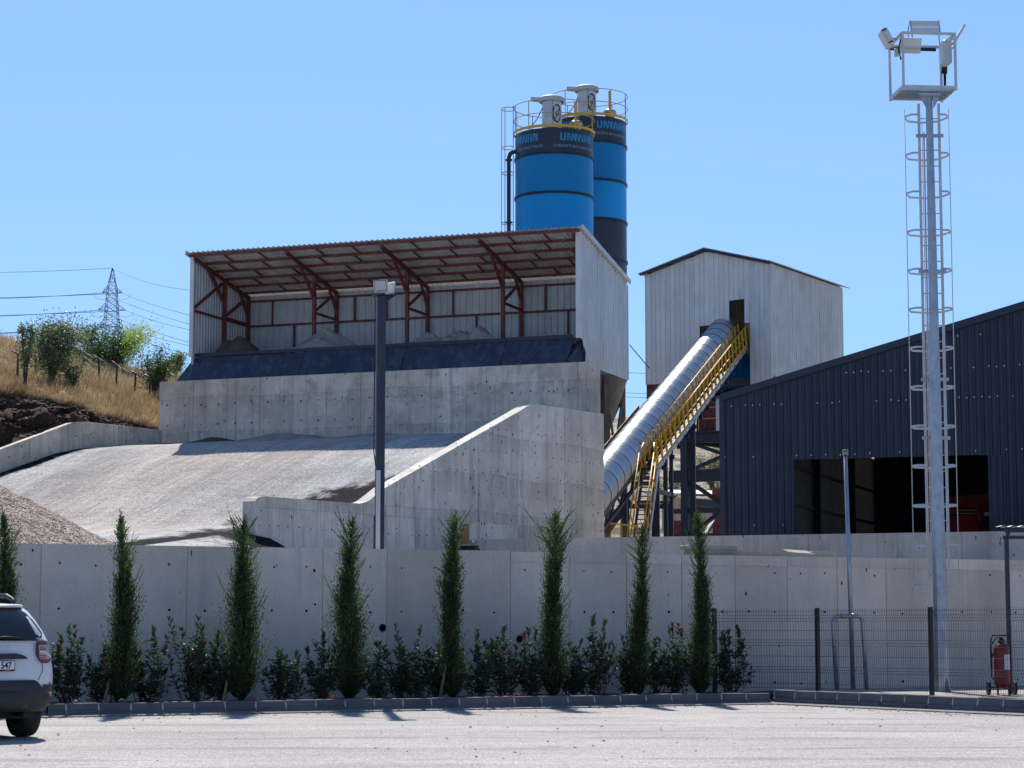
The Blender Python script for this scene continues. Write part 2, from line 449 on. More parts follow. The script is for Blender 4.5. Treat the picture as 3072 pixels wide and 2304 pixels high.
# ------------------------------------------------------------------ ground materials
def m_ground():
    k = N("dusty asphalt"); p = k.pos()
    a = k.noise(.35, k.map(p, (.5, 1.2, 1)), 5, .6)
    c = k.ramp(a, [(.3, lin("96918e")), (.5, lin("a5a09c")), (.72, lin("b3aeaa"))])
    st = k.ramp(k.noise(1.0, k.map(p, (.5, 3.2, 1), (0, 0, R(3))), 6, .75), [(.35, .86), (.62, 1.06)])
    c = k.mix(1.0, c, st, 'MULTIPLY')
    pk = k.ramp(k.noise(.8, p, 4), [(.5, 0.0), (.75, .35)])
    c = k.mix(pk, c, lin("b3a097"))
    wv = k.n("ShaderNodeTexWave", {"wave_type": 'RINGS', "rings_direction": 'Z'}, Scale=.16, Distortion=5.0, Detail=3.0); k.set(wv.inputs['Vector'], k.map(p, (.55, 1, 1)))
    c = k.mix(k.math('MULTIPLY', k.ramp(wv.outputs['Fac'], [(.78, 0.0), (.95, .5)]), k.ramp(k.noise(.5, p, 3), [(.4, 0.0), (.6, 1.0)])), c, lin("77726f"))
    oil = k.ramp(k.noise(.9, k.map(p, (1, .7, 1)), 6, .6), [(.64, 0.0), (.7, .4)])
    c = k.mix(oil, c, lin("6a6664"))
    g0 = k.noise(7, k.map(p, (1, .55, 1)), 5, .8)
    c = k.mix(1.0, c, k.ramp(g0, [(.28, .74), (.5, 1.0), (.74, 1.2)]), 'MULTIPLY')
    g = k.noise(34, k.map(p, (1, .35, 1)), 3, .8)
    c = k.mix(.8, c, k.mix(1.0, c, k.ramp(g, [(.38, .55), (.5, 1.0), (.62, 1.4)]), 'MULTIPLY'))
    vn = k.n("ShaderNodeTexVoronoi", Scale=9.0); k.set(vn.inputs["Vector"], k.map(p, (1, .4, 1)))
    d = k.math('LESS_THAN', vn.outputs["Distance"], k.ramp(k.noise(1.5, p, 2), [(.5, .02), (.75, .1)]))
    c = k.mix(k.math('MULTIPLY', d, .4), c, (.14, .13, .13, 1))
    k.bump(k.math('ADD', g, k.noise(90, p, 3)), .5, .012)
    return k.fin(c, .93, spec=.25)
def m_ramp():
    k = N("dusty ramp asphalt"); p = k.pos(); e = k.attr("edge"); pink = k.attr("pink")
    q = k.map(p, (1, 1, 1), (0, 0, R(28)))
    a = k.noise(.35, k.map(q, (2.2, .28, 1)), 6, .62)
    grey = k.ramp(a, [(.3, lin("8e8d8b")), (.5, lin("aaa8a7")), (.7, lin("c2c0bd"))])
    rose = k.ramp(a, [(.3, lin("a0968d")), (.5, lin("b8aba0")), (.72, lin("cbbfb4"))])
    c = k.mix(k.math('MULTIPLY', pink, k.ramp(k.noise(.3, k.map(q, (1.6, .3, 1)), 4), [(.3, .35), (.6, 1.0)])), grey, rose)
    wv = k.ramp(k.noise(1, k.map(q, (7, .4, 1)), 5, .7), [(.35, .8), (.65, 1.12)])
    c = k.mix(1.0, c, wv, 'MULTIPLY')
    rp = k.ramp(k.noise(1, k.map(q, (.9, 9, 1)), 3, .6), [(.38, .86), (.62, 1.06)])
    c = k.mix(1.0, c, rp, 'MULTIPLY')
    g = k.noise(13, p, 4, .85)
    c = k.mix(.75, c, k.mix(1.0, c, k.ramp(g, [(.36, .4), (.5, 1.0), (.64, 1.6)]), 'MULTIPLY'))
    sp = k.n("ShaderNodeTexVoronoi", Scale=7.0); k.set(sp.inputs["Vector"], p)
    c = k.mix(k.math('MULTIPLY', k.math('LESS_THAN', sp.outputs["Distance"], .1), .4), c, (.1, .1, .1, 1))
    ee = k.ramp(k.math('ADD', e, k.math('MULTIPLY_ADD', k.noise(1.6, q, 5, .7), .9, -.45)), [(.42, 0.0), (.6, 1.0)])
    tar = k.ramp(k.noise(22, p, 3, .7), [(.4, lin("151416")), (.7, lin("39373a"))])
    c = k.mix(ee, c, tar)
    k.bump(k.math('ADD', g, k.noise(9, p, 3)), .6, .03)
    return k.fin(c, .95, spec=k.math('MULTIPLY_ADD', ee, -.24, .28))
def m_yard():
    k = N("dusty yard"); p = k.pos()
    c = k.ramp(k.noise(.8, p, 6, .65), [(.3, lin("857d76")), (.7, lin("a89f97"))])
    k.bump(k.noise(20, p, 4), .5, .02)
    return k.fin(c, .95, spec=.2)
def m_hill():
    k = N("hillside"); p = k.pos(); rk = k.attr("rock")
    gr = k.ramp(k.noise(.6, p, 6, .65), [(.3, lin("7d6a50")), (.5, lin("a58f6c")), (.72, lin("bfab88"))])
    gr = k.mix(1.0, gr, k.ramp(k.noise(9, k.map(p, (1, 1, .4)), 5, .8), [(.3, .55), (.7, 1.3)]), 'MULTIPLY')
    v = k.n("ShaderNodeTexVoronoi", {"feature": 'F1'}, Scale=1.7); k.set(v.inputs["Vector"], k.n("ShaderNodeMixRGB", Fac=.25, Color1=p, Color2=k.noise(2, p, 5, .6, 1)))
    r_ = k.ramp(k.noise(1.8, p, 7, .72), [(.3, lin("3b2f29")), (.52, lin("57463c")), (.75, lin("7d6a5d"))])
    r_ = k.mix(.5, r_, k.mix(1.0, r_, k.ramp(v.outputs["Distance"], [(.1, 1.5), (.7, .5)]), 'MULTIPLY'))
    m = k.ramp(k.math('ADD', rk, k.math('MULTIPLY_ADD', k.noise(.9, p, 6, .7), .8, -.4)), [(.4, 0.0), (.6, 1.0)])
    c = k.mix(m, gr, r_)
    k.bump(k.noise(5, p, 7, .75), .9, .12)
    return k.fin(c, 1.0, spec=.1)
def m_far():
    k = N("rocky far hill"); p = k.pos()
    c = k.ramp(k.noise(.11, p, 8, .72), [(.3, lin("75695c")), (.5, lin("a89a8a")), (.66, lin("c2b6a6"))])
    v = k.n("ShaderNodeTexVoronoi", Scale=.33); k.set(v.inputs["Vector"], k.map(p, (1, .6, 1.6)))
    c = k.mix(k.math('MULTIPLY', k.math('LESS_THAN', v.outputs["Distance"], .34), .75), c, lin("4d463c"))
    v2 = k.n("ShaderNodeTexVoronoi", Scale=.17); k.set(v2.inputs["Vector"], k.map(p, (1, .6, 1.6)))
    c = k.mix(k.math('MULTIPLY', k.math('LESS_THAN', v2.outputs["Distance"], .3), .7), c, lin("5a5f41"))
    k.bump(k.noise(.8, p, 6, .7), .8, .6)
    return k.fin(c, 1.0, spec=.1)
M['ground'], M['ramp'], M['yard'], M['hill'], M['far'] = m_ground(), m_ramp(), m_yard(), m_hill(), m_far()

def smooth1(x): return x * x * (3 - 2 * x)

# ------------------------------------------------------------------ ground sheet and distant hills
MB().grid([[(-900, -60, 0), (900, -60, 0)], [(-900, 2600, 0), (900, 2600, 0)]], smooth=False).obj("ground", M['ground'], kind="structure", label="dusty pale grey asphalt yard")

def vnoise(x, y, seed=0):
    from mathutils import noise as mn
    return mn.noise(Vector((x, y, seed * 17.3)))
def fbm(x, y, o=4, seed=0):
    s, a, f = 0.0, 1.0, 1.0
    for i in range(o):
        s += a * vnoise(x * f, y * f, seed + i); a *= .5; f *= 2.03
    return s
rows = []
for i in range(44):
    Y = 128 + (i / 43) ** 1.6 * 900
    row = []
    for j in range(90):
        X = (-.75 + 1.5 * j / 89) * Y
        k = X / Y
        prof = np.interp(Y, [128, 170, 260, 420, 700, 1030], [2.6, 4.6, 20.0, 37.0, 58.0, 60.0])
        side = np.interp(k, [-.4, -.12, 0, .055, .065, .2, .5], [1.0, .98, 1.12, 1.15, 1.13, .98, .8])
        n_ = fbm(X * .02, Y * .02, 5, 3) * min(6, (Y - 120) * .03)
        row.append((X, Y, 2.5 + (prof - 2.5) * side + n_ * .5))
    rows.append(row)
MB().grid(rows).obj("hills", M['far'], kind="structure", label="pale rocky scrub hills behind the plant")

# ------------------------------------------------------------------ retaining walls of concrete panels
def panel_wall(name, label, p0, ang, thick, outline, sj, zj, mat, holes=(), gap=.02, group="cast concrete retaining walls", jitter=.004, hole_r=.026, extra_pits=0):
    """outline in (s,z); front face towards -v of the frame"""
    F = Fr(p0, ang)
    smin, smax = min(p[0] for p in outline), max(p[0] for p in outline)
    zmin, zmax = min(p[1] for p in outline), max(p[1] for p in outline)
    t = thing(name, label, "wall", tuple(F((smin + smax) / 2, 0, zmin)), group)
    core = [(s_, z_ - (.004 if z_ > zmin + .01 else 0)) for s_, z_ in outline]
    MB().prism([F(s_, .016, z_) for s_, z_ in core], F.v * (thick - .016)).obj("wall_core", mat, t)
    S = [smin] + [x for x in sj if smin < x < smax] + [smax]
    Z = [zmin] + [x for x in zj if zmin < x < zmax] + [zmax]
    hb, pg = MB(), MB()
    for i in range(len(S) - 1):
        for j in range(len(Z) - 1):
            po = clip_rect(outline, S[i] + (gap / 2 if i else 0), S[i + 1] - (gap / 2 if i < len(S) - 2 else 0), Z[j] + (gap / 2 if j else 0), Z[j + 1] - (gap / 2 if j < len(Z) - 2 else 0))
            if not po: continue
            d = random.uniform(-jitter, jitter)
            MB().prism([F(s_, d - .002, z_) for s_, z_ in po], F.v * (.03 - d)).obj("wall_panel", mat, t)
            for hz, step, *plug in holes:
                if not (Z[j] < hz < Z[j + 1]): continue
                wd = S[i + 1] - S[i]; n = max(1, round(wd / step))
                for q in range(n):
                    s_ = S[i] + wd * (q + .5) / n + random.uniform(-.02, .02)
                    z_ = hz + random.uniform(-.025, .025)
                    if random.random() < .12: continue
                    if not clip_rect(outline, s_ - .05, s_ + .05, z_ - .05, z_ + .05): continue
                    r_ = hole_r * random.uniform(.75, 1.2)
                    (pg if plug else hb).prism([F(s_ + r_ * math.cos(a), d - .005, z_ + r_ * math.sin(a)) for a in [k * math.pi / 4 for k in range(8)]], F.v * (.01))
    for q in range(extra_pits):
        s_, z_ = random.uniform(smin, smax), random.uniform(zmin, zmax)
        if not clip_rect(outline, s_ - .05, s_ + .05, z_ - .12, z_ + .12): continue
        a_, b_ = random.uniform(.006, .02), random.uniform(.015, .06)
        hb.prism([F(s_ + a_ * math.cos(a), -.0085, z_ + b_ * math.sin(a)) for a in [k * math.pi / 3 for k in range(6)]], F.v * (.006))
    if pg.v: pg.obj("hole_plugs", M['kerb'], t, kind="stuff")
    if hb.v: hb.obj("tie_holes", M['hole'], t, kind="stuff")
    return t, F

WX0, WY0, WSL = -6.98, 35.5, .4876                  # front wall line  Y = WY0 + WSL (X - WX0)
WANG = -math.degrees(math.atan(WSL))
def wall_s(px):                                     # photo column -> distance along the front wall (from X = -16)
    k = (px - 1536) / FPX
    X = k * (WY0 - WSL * WX0) / (1 - WSL * k)
    return (X + 16) * math.hypot(1, WSL)
FW0 = (-16, WY0 + WSL * (-16 - WX0), 0)
sj = [wall_s(p) for p in (-560, -340, -110, 127, 345, 564, 772, 970, 1162, 1345, 1531, 1707, 1878, 2042, 2202, 2358, 2507, 2653, 2833, 3010, 3190, 3380)]
sE = wall_s(3560); sC = wall_s(1531)
fw_out = [(0, -.2), (sE, -.2), (sE, 2.66), (sC, 2.68), (sC, 2.70), (wall_s(970), 2.69), (0, 2.68)]
front_wall, FW = panel_wall("retaining_wall", "long smooth grey concrete wall behind the row of cypresses and the wire fence", FW0, WANG, .28, fw_out, sj, [], M['conc_front'], holes=[(.3, .6), (1.62, .6), (2.36, .62, 1)], extra_pits=60, hole_r=.022)
# the coping pour of the stepped part, proud of the wall
cj = [sC] + [x for x in sj if x > sC + .1] + [sE]
for i in range(len(cj) - 1):
    z0, z1 = 2.52 - .004 * i, 2.50 - .004 * i
    a, b = cj[i] + .006, cj[i + 1] - .006
    MB().hexa([FW(a, -.018, z0), FW(b, -.018, z1), FW(b, .2, z1), FW(a, .2, z0), FW(a, -.012, 2.683), FW(b, -.012, 2.683), FW(b, .2, 2.683), FW(a, .2, 2.683)]).obj("coping", M['conc_front'], front_wall)
# drain pipe mouths in the wall
for px, z in ((1150, 1.33), (1558, 1.13)):
    c = FW(wall_s(px), -.012, z)
    mb = MB(); r0 = .07
    ring = [[c + FW.u * (r * math.cos(a)) + Vector((0, 0, r * math.sin(a))) + FW.v * d for a in [k * math.pi / 8 for k in range(16)]] for r, d in ((.085, .012), (.085, 0), (.07, 0), (.066, .02))]
    mb.loft(ring); mb.obj("drain_mouth", M['conc_lo'], front_wall)
    MB().prism([c + FW.v * .002 + FW.u * (.066 * math.cos(a)) + Vector((0, 0, .066 * math.sin(a))) for a in [k * math.pi / 8 for k in range(16)]], FW.v * .01).obj("drain_hole", M['hole'], front_wall)

# ------------------------------------------------------------------ ramp, its walls, yard
CR = Vector((.556, 67, 0)); GV = Vector((math.sin(R(20)), math.cos(R(20)), 0)); GU = Vector((math.cos(R(20)), -math.sin(R(20)), 0))
QK = [-40, -33, -26, -19.4, -16, -12.8, -10, -8.2, -7.2, -5, -2.8, 0, 2.4, 4.9]
ZK = [2.45, 2.5, 2.68, 3.1, 3.45, 3.8, 3.98, 4.16, 4.45, 5.4, 6.33, 7.3, 7.58, 7.86]
def ramp_z(q): return float(np.interp(q, QK, ZK))
qs = np.linspace(-40, 4.9, 160); zs = np.interp(qs, QK, ZK)
ker = np.hanning(9); ker /= ker.sum()
zs2 = np.convolve(np.pad(zs, 4, mode='edge'), ker, 'valid')
def ramp_z(q): return float(np.interp(q, qs, zs2))
RW0 = Vector((-6.64, 56, 0)); RW1 = Vector((3.0, 70.5, 0)); RWD = (RW1 - RW0).normalized(); RWN = Vector((-RWD.y, RWD.x, 0))
def line_at_q(P, D, q):      # point on line P+tD with (X-CR).GV == q
    t = (q - (P - CR).dot(GV)) / D.dot(GV); return P + D * t
LP, LD = Vector((-12.3, 75.9, 0)), Vector((-.63, -.78, 0))
P = []; EDG = []; PNK = []
NC = 46
for q in qs:
    Rr = line_at_q(RW0 + RWN * .2, RWD, q) if q > -12.8 else line_at_q(RW0 + RWN * .2, RWD, -12.8) + GV * (q + 12.8) + GU * min(0.0, 0)
    Ll = line_at_q(LP - LD.normalized() * 0 + Vector((-.1, .15, 0)), LD, q) if q > -14 else line_at_q(LP, LD, -14) + GV * (q + 14)
    row = []
    for j in range(NC):
        f = j / (NC - 1); pt = Ll.lerp(Rr, f)
        n_ = .05 * fbm(pt.x * .5, pt.y * .5, 3, 5)
        row.append(Vector((pt.x, pt.y, ramp_z(q) + n_ - (.12 if j == 0 else 0))))
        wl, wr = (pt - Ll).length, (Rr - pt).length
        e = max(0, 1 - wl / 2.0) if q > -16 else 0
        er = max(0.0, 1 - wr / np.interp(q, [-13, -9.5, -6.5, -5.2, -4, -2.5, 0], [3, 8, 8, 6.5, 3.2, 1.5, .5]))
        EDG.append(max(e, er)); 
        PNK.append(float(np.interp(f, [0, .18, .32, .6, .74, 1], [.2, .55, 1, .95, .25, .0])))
    P.append(row)
V = [v for r in P for v in r]
F = [(i * NC + j, i * NC + j + 1, (i + 1) * NC + j + 1, (i + 1) * NC + j) for i in range(len(P) - 1) for j in range(NC - 1)]
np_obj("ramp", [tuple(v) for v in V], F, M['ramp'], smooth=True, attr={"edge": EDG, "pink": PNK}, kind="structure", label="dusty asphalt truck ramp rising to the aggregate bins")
# asphalt shoulder falling away round the free end of the ramp wall
rows = []
NS_ = 34
for i in range(NS_):
    s_ = -18.0 + 22.4 * i / (NS_ - 1)
    b = RW0 + RWD * s_ + RWN * .05
    if s_ < 0: b = line_at_q(RW0 + RWN * .2, RWD, -12.8) + GV * (s_ * 1.45)
    zt = ramp_z((b - CR).dot(GV)) - .0 if s_ < .05 else max(2.5, ramp_z(-12.8) - .42 * s_)
    rows.append([tuple(b + Vector((0, 0, zt + .02)) + (-RWN) * (2.4 * f if s_ > -1.5 else 5.0 * f) + Vector((0, 0, (2.45 - zt) * smooth1(f)))) for f in [k / 8 for k in range(9)]])
V = [p for r in rows for p in r]; F = [(i * 9 + j, i * 9 + j + 1, (i + 1) * 9 + j + 1, (i + 1) * 9 + j) for i in range(NS_ - 1) for j in range(8)]
np_obj("ramp_shoulder", V, F, M['ramp'], smooth=True, attr={"edge": [float(np.interp(-18.0 + 22.4 * (i // 9) / (NS_ - 1), [-18, -5, -1.5, 0], [.05, .2, .5, 1])) for i in range(len(V))], "pink": [0] * len(V)}, kind="structure", label="black asphalt shoulder beside the free end of the ramp wall")  # blackest at the wall end: bare tar, with the wall's shade painted in

# yards
def poly_obj(name, pts, mat, **kw):
    mb = MB(); mb.add(pts, [tuple(range(len(pts)))]); return mb.obj(name, mat, **kw)
a, b = FW(0, .2, 2.45), FW(sE, .2, 2.45)
poly_obj("yard", [tuple(a), tuple(b), (16, 66, 2.45), (4.5, 74, 2.45), (-26, 74, 2.45), (-26, 40, 2.45)], M['yard'], kind="structure", label="lower yard behind the front wall")
poly_obj("plant_yard", [(-1.0, 62.2, 3.3), (13.6, 56.9, 3.3), (34, 49.3, 3.3), (46, 128, 3.3), (-2, 132, 3.3), (2.9, 72, 3.3)], M['yard'], kind="structure", label="upper yard under the batching plant")

# ramp retaining wall
rw_len = (RW1 - RW0).length
rw_ang = -math.degrees(math.atan2(RWD.y, RWD.x))
def rw_s(px):
    k = (px - 1536) / FPX
    return (k * RW0.y - RW0.x) / (RWD.x - k * RWD.y)
s1, s2, s3, s4 = rw_s(1098), rw_s(1155), rw_s(1560), rw_s(1590)
rw_out = [(0, 2.3), (rw_len, 2.3), (rw_len, 8.26), (s4 + .5, 8.24), (s4, 8.2), (s3, 7.95), (s2, 5.22), (s1 + .12, 4.82), (s1 - .25, 4.72), (.35, 4.72), (.12, 4.68), (0, 4.58)]
ramp_wall, RWF = panel_wall("retaining_wall", "tall weathered concrete ramp wall whose sunlit top slopes up to the shed", tuple(RW0), rw_ang, .42, rw_out, [rw_s(p) for p in (880, 953, 1090, 1179, 1246, 1314, 1383, 1436, 1554, 1694, 1745)], [4.43], M['conc_big'], holes=[(3.4, .42), (3.95, .42), (5.3, .42), (5.95, .42), (6.6, .42), (7.3, .42), (2.75, .42)], jitter=.006, hole_r=.022, extra_pits=260)
# ramp parapet on the far side
lp_d = -LD.normalized(); lp_ang = -math.degrees(math.atan2(lp_d.y, lp_d.x))
LP0 = LP - lp_d * 17.0
def lq(s): return (LP0 + lp_d * s - CR).dot(GV)
lo = []
tops = []
for s in (0, 4, 7, 9, 10.5, 11.5, 12.4, 13.0, 13.6, 15, 17):
    d = 17 - s
    zt = np.interp(d, [0, 3.3, 4.0, 4.6, 7.3, 12, 17], [8.22, 8.28, 8.2, 7.98, 6.98, 5.3, 4.6])
    tops.append((s, float(zt)))
lo = [(0, 2.4), (17, 5.5)] + tops[::-1]
parapet, LPF = panel_wall("retaining_wall", "low concrete parapet curving down along the hill side of the ramp", tuple(LP0), lp_ang, .35, lo, [3, 5.2, 7.4, 9.6, 11.2, 12.8, 15], [], M['conc_up'], holes=[(6.9, .6), (7.75, .7)], extra_pits=60)

# second low wall
L2 = Vector((-1.2, 62, 0))
l2_out = [(0, 2.3), (19, 2.3), (19, 3.84), (0, 3.82)]
low_wall, L2F = panel_wall("retaining_wall", "low concrete wall in front of the dark blue hall, behind the front wall", tuple(L2), 20, .3, l2_out, [2.6, 5.0, 7.4, 9.8, 12.2, 13.9, 16.3], [], M['conc_lo'], holes=[(2.95, .7)], hole_r=.045, extra_pits=60)

# bin wall under the hopper
SH = Fr((-11.47, 77.0, 0), 20)
BW0 = SH(0, -.6, 0)
up_out = [(-.94, 6.8), (15.4, 6.8), (15.4, 10.08), (-.94, 10.02)]
bin_wall, BWF = panel_wall("retaining_wall", "high stained concrete wall carrying the dark blue hopper below the shed", tuple(BW0), 20, .4, up_out, [.42, 1.75, 3.05, 4.32, 5.6, 6.9, 8.2, 9.5, 10.8, 12.1, 13.4, 14.75], [], M['conc_up'], holes=[(9.15, .65), (8.45, .65)], extra_pits=90, hole_r=.028)
# spilled aggregate along the foot of the bin wall
def mound(name, c, rx, ry, h, mat, rz=0.0, n=26, m=44, rough=.12, dome=0.0, **kw):
    rows = []
    c = Vector(c)
    for i in range(n + 1):
        f = i / n; row = []
        for j in range(m):
            a = 2 * math.pi * j / m
            x, y = f * rx * math.cos(a), f * ry * math.sin(a)
            cone = max(0, 1 - math.sqrt(f * f + .012)) * 1.1; dm = math.sqrt(max(0, 1 - f * f))
            skirt = .12 * math.exp(-((f - .75) / .25) ** 2)
            z = h * (cone * (1 - dome) + dm * dome + skirt * (1 - dome))
            z += rough * h * (fbm(x * 1.7 + c.x, y * 1.7 + c.y, 5, 9) + .5 * abs(fbm(x * 4 + c.x, y * 4, 3, 19))) * min(1, (1 - f) * 3)
            xx, yy = x * math.cos(rz) - y * math.sin(rz), x * math.sin(rz) + y * math.cos(rz)
            wob = 1 + .25 * fbm(math.cos(a) * 1.2, math.sin(a) * 1.2, 3, c.x)
            row.append(c + Vector((xx * wob, yy, z)))
        row.append(row[0]); rows.append(row)
    return MB().grid(rows).obj(name, mat, loc=tuple(c), **kw)
for px, py, rx, h, mt, nm in ((640, 1318, 1.3, .3, 'sand_dark', "dark damp"), (850, 1315, 2.4, .36, 'sand_grey', "long low grey"), (1130, 1312, 2.6, .24, 'sand_grey', "thin flat grey")):
    c = at(px, py, 76.2 - (px - 557) * .0044 - .75)
    mound("sand_pile", (c.x, c.y, ramp_z((c - CR).dot(GV)) - .13), rx, .7, h, M[mt], -R(20), label=f"{nm} sand spill at the foot of the bin wall on the ramp", cat="sand pile", group="sand spilled along the bin wall")

# ------------------------------------------------------------------ left hillside
def par_D(px):
    k = (px - 1536) / FPX
    t = (LP.x - k * LP.y) / (k * LD.y - LD.x) if px < 480 else 0
    return max(58.0, LP.y + LD.y * max(t, -2.0) if px < 480 else 77.3)
HX = [-900, -300, 0, 90, 200, 260, 330, 380, 470, 560, 640]
HE = [1060, 1150, 1182, 1196, 1210, 1232, 1256, 1268, 1285, 1290, 1292]
HS = [900, 955, 1012, 1038, 1058, 1072, 1088, 1104, 1118, 1126, 1132]
def hill_rows(px):
    Dp = float(np.interp(px, [-900, -300, -58, 155, 299, 420, 470, 500, 640], [62.5, 67.5, 69.7, 72, 73.6, 75.0, 76.6, 78.2, 78.0]))
    De = Dp + float(np.interp(px, [-900, 0, 300, 470, 640], [5.5, 4.5, 3.0, 1.5, 1.0]))
    Ds = De + float(np.interp(px, [-900, 0, 640], [30, 26, 18]))
    return Dp, De, Ds
def hill_pt(px, r):
    """r in 0..1 from the cut's edge up to the skyline"""
    Dp, De, Ds = hill_rows(px)
    ye, ys = np.interp(px, HX, HE), np.interp(px, HX, HS)
    return at(px, float(ye + (ys - ye) * r), De + (Ds - De) * r ** 1.15)
def hill_r(px, py):
    ye, ys = np.interp(px, HX, HE), np.interp(px, HX, HS)
    return float(np.clip((py - ye) / (ys - ye), 0, 1))
rows, rock = [], []
pxs = np.concatenate([np.linspace(-900, -120, 40), np.linspace(-110, 650, 190)])
cols = []
for px in pxs:
    px = float(px); Dp, De, Ds = hill_rows(px); c = []
    par = np.interp(px, [-900, -58, 0, 155, 210, 490, 640], [4.8, 6.6, 6.95, 8.05, 8.1, 8.0, 7.6])
    f0 = at(px, 1200, Dp + .55); f0.z = par - .15
    e = hill_pt(px, 0)
    NR = 26
    for i in range(NR):
        f = i / NR; p = f0.lerp(e, f)
        p.z = f0.z + (e.z - f0.z) * (f ** .8)
        n_ = fbm(p.x * .9, p.y * .9 + p.z * 1.6, 5, 11)
        amp = .75 * math.sin(math.pi * min(1, f * 1.05)) ** .6
        p = p + Vector((.3 * n_ * amp, -.9 * n_ * amp, .35 * amp * fbm(p.x * 1.4, p.y + p.z, 4, 21)))
        c.append((p, 1.0))
    for i in range(40):
        r = i / 39; p = hill_pt(px, r)
        p = p + Vector((0, 0, .16 * fbm(p.x * .8, p.y * .8, 4, 2) + (.28 * fbm(p.x * 1.7, p.y * .6, 3, 8) if i < 4 else 0)))
        c.append((p, max(0.0, .42 - r * 5)))
    ls = c[-1][0]
    c.append((Vector((ls.x * 1.12, ls.y + 14, ls.z - .2)), 0)); c.append((Vector((ls.x * 1.5, ls.y + 50, 3)), 0))
    cols.append(c)
nr = len(cols[0])
V = [tuple(c[i][0]) for c in cols for i in range(nr)]; RK = [c[i][1] for c in cols for i in range(nr)]
F = [(a * nr + i, (a + 1) * nr + i, (a + 1) * nr + i + 1, a * nr + i + 1) for a in range(len(cols) - 1) for i in range(nr - 1)]
np_obj("hillside", V, F, M['hill'], smooth=True, attr={"rock": RK}, kind="structure", label="dry grass hillside with a dark rocky cut above the ramp parapet")
# ------------------------------------------------------------------ profiled sheet metal
def rib_sheet(o, du, up, n, s0, s1, pitch, bot, top, rib=.032, rw=.34, phase=0.0, mb=None):
    """trapezoid-ribbed sheet between s0..s1 along du; bot(s)/top(s) give the extents along up"""
    mb = mb or MB(); o, du, up, n = Vector(o), Vector(du), Vector(up), Vector(n)
    xs = []
    k = math.floor((s0 - phase) / pitch) - 1
    while phase + k * pitch < s1 + pitch:
        c = phase + k * pitch + pitch / 2
        for dx, h in ((-rw / 2 * pitch, 0), (-rw / 4 * pitch, rib), (rw / 4 * pitch, rib), (rw / 2 * pitch, 0)): xs.append((c + dx, h))
        k += 1
    pts = [(s0, None)] + [x for x in xs if s0 + 1e-4 < x[0] < s1 - 1e-4] + [(s1, None)]
    def hgt(s):
        for (a, ha), (b, hb) in zip(xs, xs[1:]):
            if a <= s <= b: return ha + (hb - ha) * (s - a) / (b - a)
        return 0
    rows = [[], []]
    for s, h in pts:
        h = hgt(s) if h is None else h
        p = o + du * s + n * h
        rows[0].append(p + up * bot(s)); rows[1].append(p + up * top(s))
    return mb.grid(rows, smooth=False)
Z = Vector((0, 0, 1))
K = lambda c: (lambda s: c)
def beam(p0, p1, wd, ht, name, mat, parent, up=(0, 0, 1)):
    return MB().beam(p0, p1, wd, ht, up).obj(name, mat, parent)

# ------------------------------------------------------------------ aggregate shed
SW, SD, SB = 14.6, 5.35, 4.25          # width, depth of side walls and roof, back wall
def sroof(b): return 14.66 - .19 * b
shed = thing("aggregate_shed", "open fronted white sheet metal shed with red steel frames above the dark hopper", "shed", tuple(SH(7.3, 2.5, 10.2)))
sl = Vector((SH.v.x, SH.v.y, -.19)); rn = Vector((0, 0, 1))
i = 0; a = -.16
while a < SW + .1:
    a1 = min(a + 1.0, SW + .16)
    rib_sheet(SH(0, 0, sroof(0)), SH.u, sl, Z, a, a1, .2, K(-.22), K(SD), rib=.034, rw=.5).obj("roof_sheet", M['sheet_roof'], shed)
    a += 1.0
# edge flashings of the roof
MB().beam(SH(SW + .19, -.22, sroof(-.22) + .01), SH(SW + .19, SD, sroof(SD) + .01), .04, .16).obj("roof_flashing", M['sheet_white'], shed)
MB().beam(SH(-.19, -.22, sroof(-.22) + .01), SH(-.19, SD, sroof(SD) + .01), .04, .16).obj("roof_flashing", M['sheet_in'], shed)
for b in (-.1, .78, 1.62, 2.45, 3.25, 4.0):
    beam(SH(-.1, b, sroof(b) - .075), SH(SW + .05, b, sroof(b) - .055), .06, .085, "purlin", M['steel_red'], shed)
fa = [.14, 3.77, 7.42, 11.06, 14.44]
# short bridging bars between the purlins, staggered as on the site
pb = [-.1, .78, 1.62, 2.45, 3.25, 4.0]
for r_ in range(5):
    for bay in range(4):
        for f in ((.3, .68), (.22, .6), (.4, .82), (.28, .7), (.45, .85))[r_]:
            a = fa[bay] + (fa[bay + 1] - fa[bay]) * f
            beam(SH(a, pb[r_] + .05, sroof(pb[r_]) - .09), SH(a, pb[r_ + 1] - .05, sroof(pb[r_ + 1]) - .05), .04, .05, "bridging_bar", M['steel_red'], shed)
for a in fa:
    beam(SH(a, -.16, sroof(-.16) - .2), SH(a, 4.2, sroof(4.2) - .2), .09, .12, "rafter", M['steel_red'], shed)
    beam(SH(a, 2.2, 10.6), SH(a, 2.2, sroof(2.2) - .265), .12, .12, "column", M['steel_red'], shed, up=SH.v)
    beam(SH(a, 4.12, 11.2), SH(a, 4.12, sroof(4.12) - .265), .12, .12, "column", M['steel_red'], shed, up=SH.v)
    beam(SH(a, 2.12, 13.25), SH(a, .95, sroof(.95) - .24), .09, .09, "strut", M['steel_red'], shed, up=SH.u)
    beam(SH(a, 4.05, 13.05), SH(a, 3.45, sroof(3.45) - .25), .08, .08, "strut", M['steel_red'], shed, up=SH.u)
    beam(SH(a, 2.27, 12.72), SH(a, 3.72, 13.48), .08, .08, "brace", M['steel_red'], shed, up=SH.u)
    beam(SH(a, 2.27, 12.66), SH(a, 4.05, 12.66), .08, .08, "tie_bar", M['steel_red'], shed, up=SH.u)
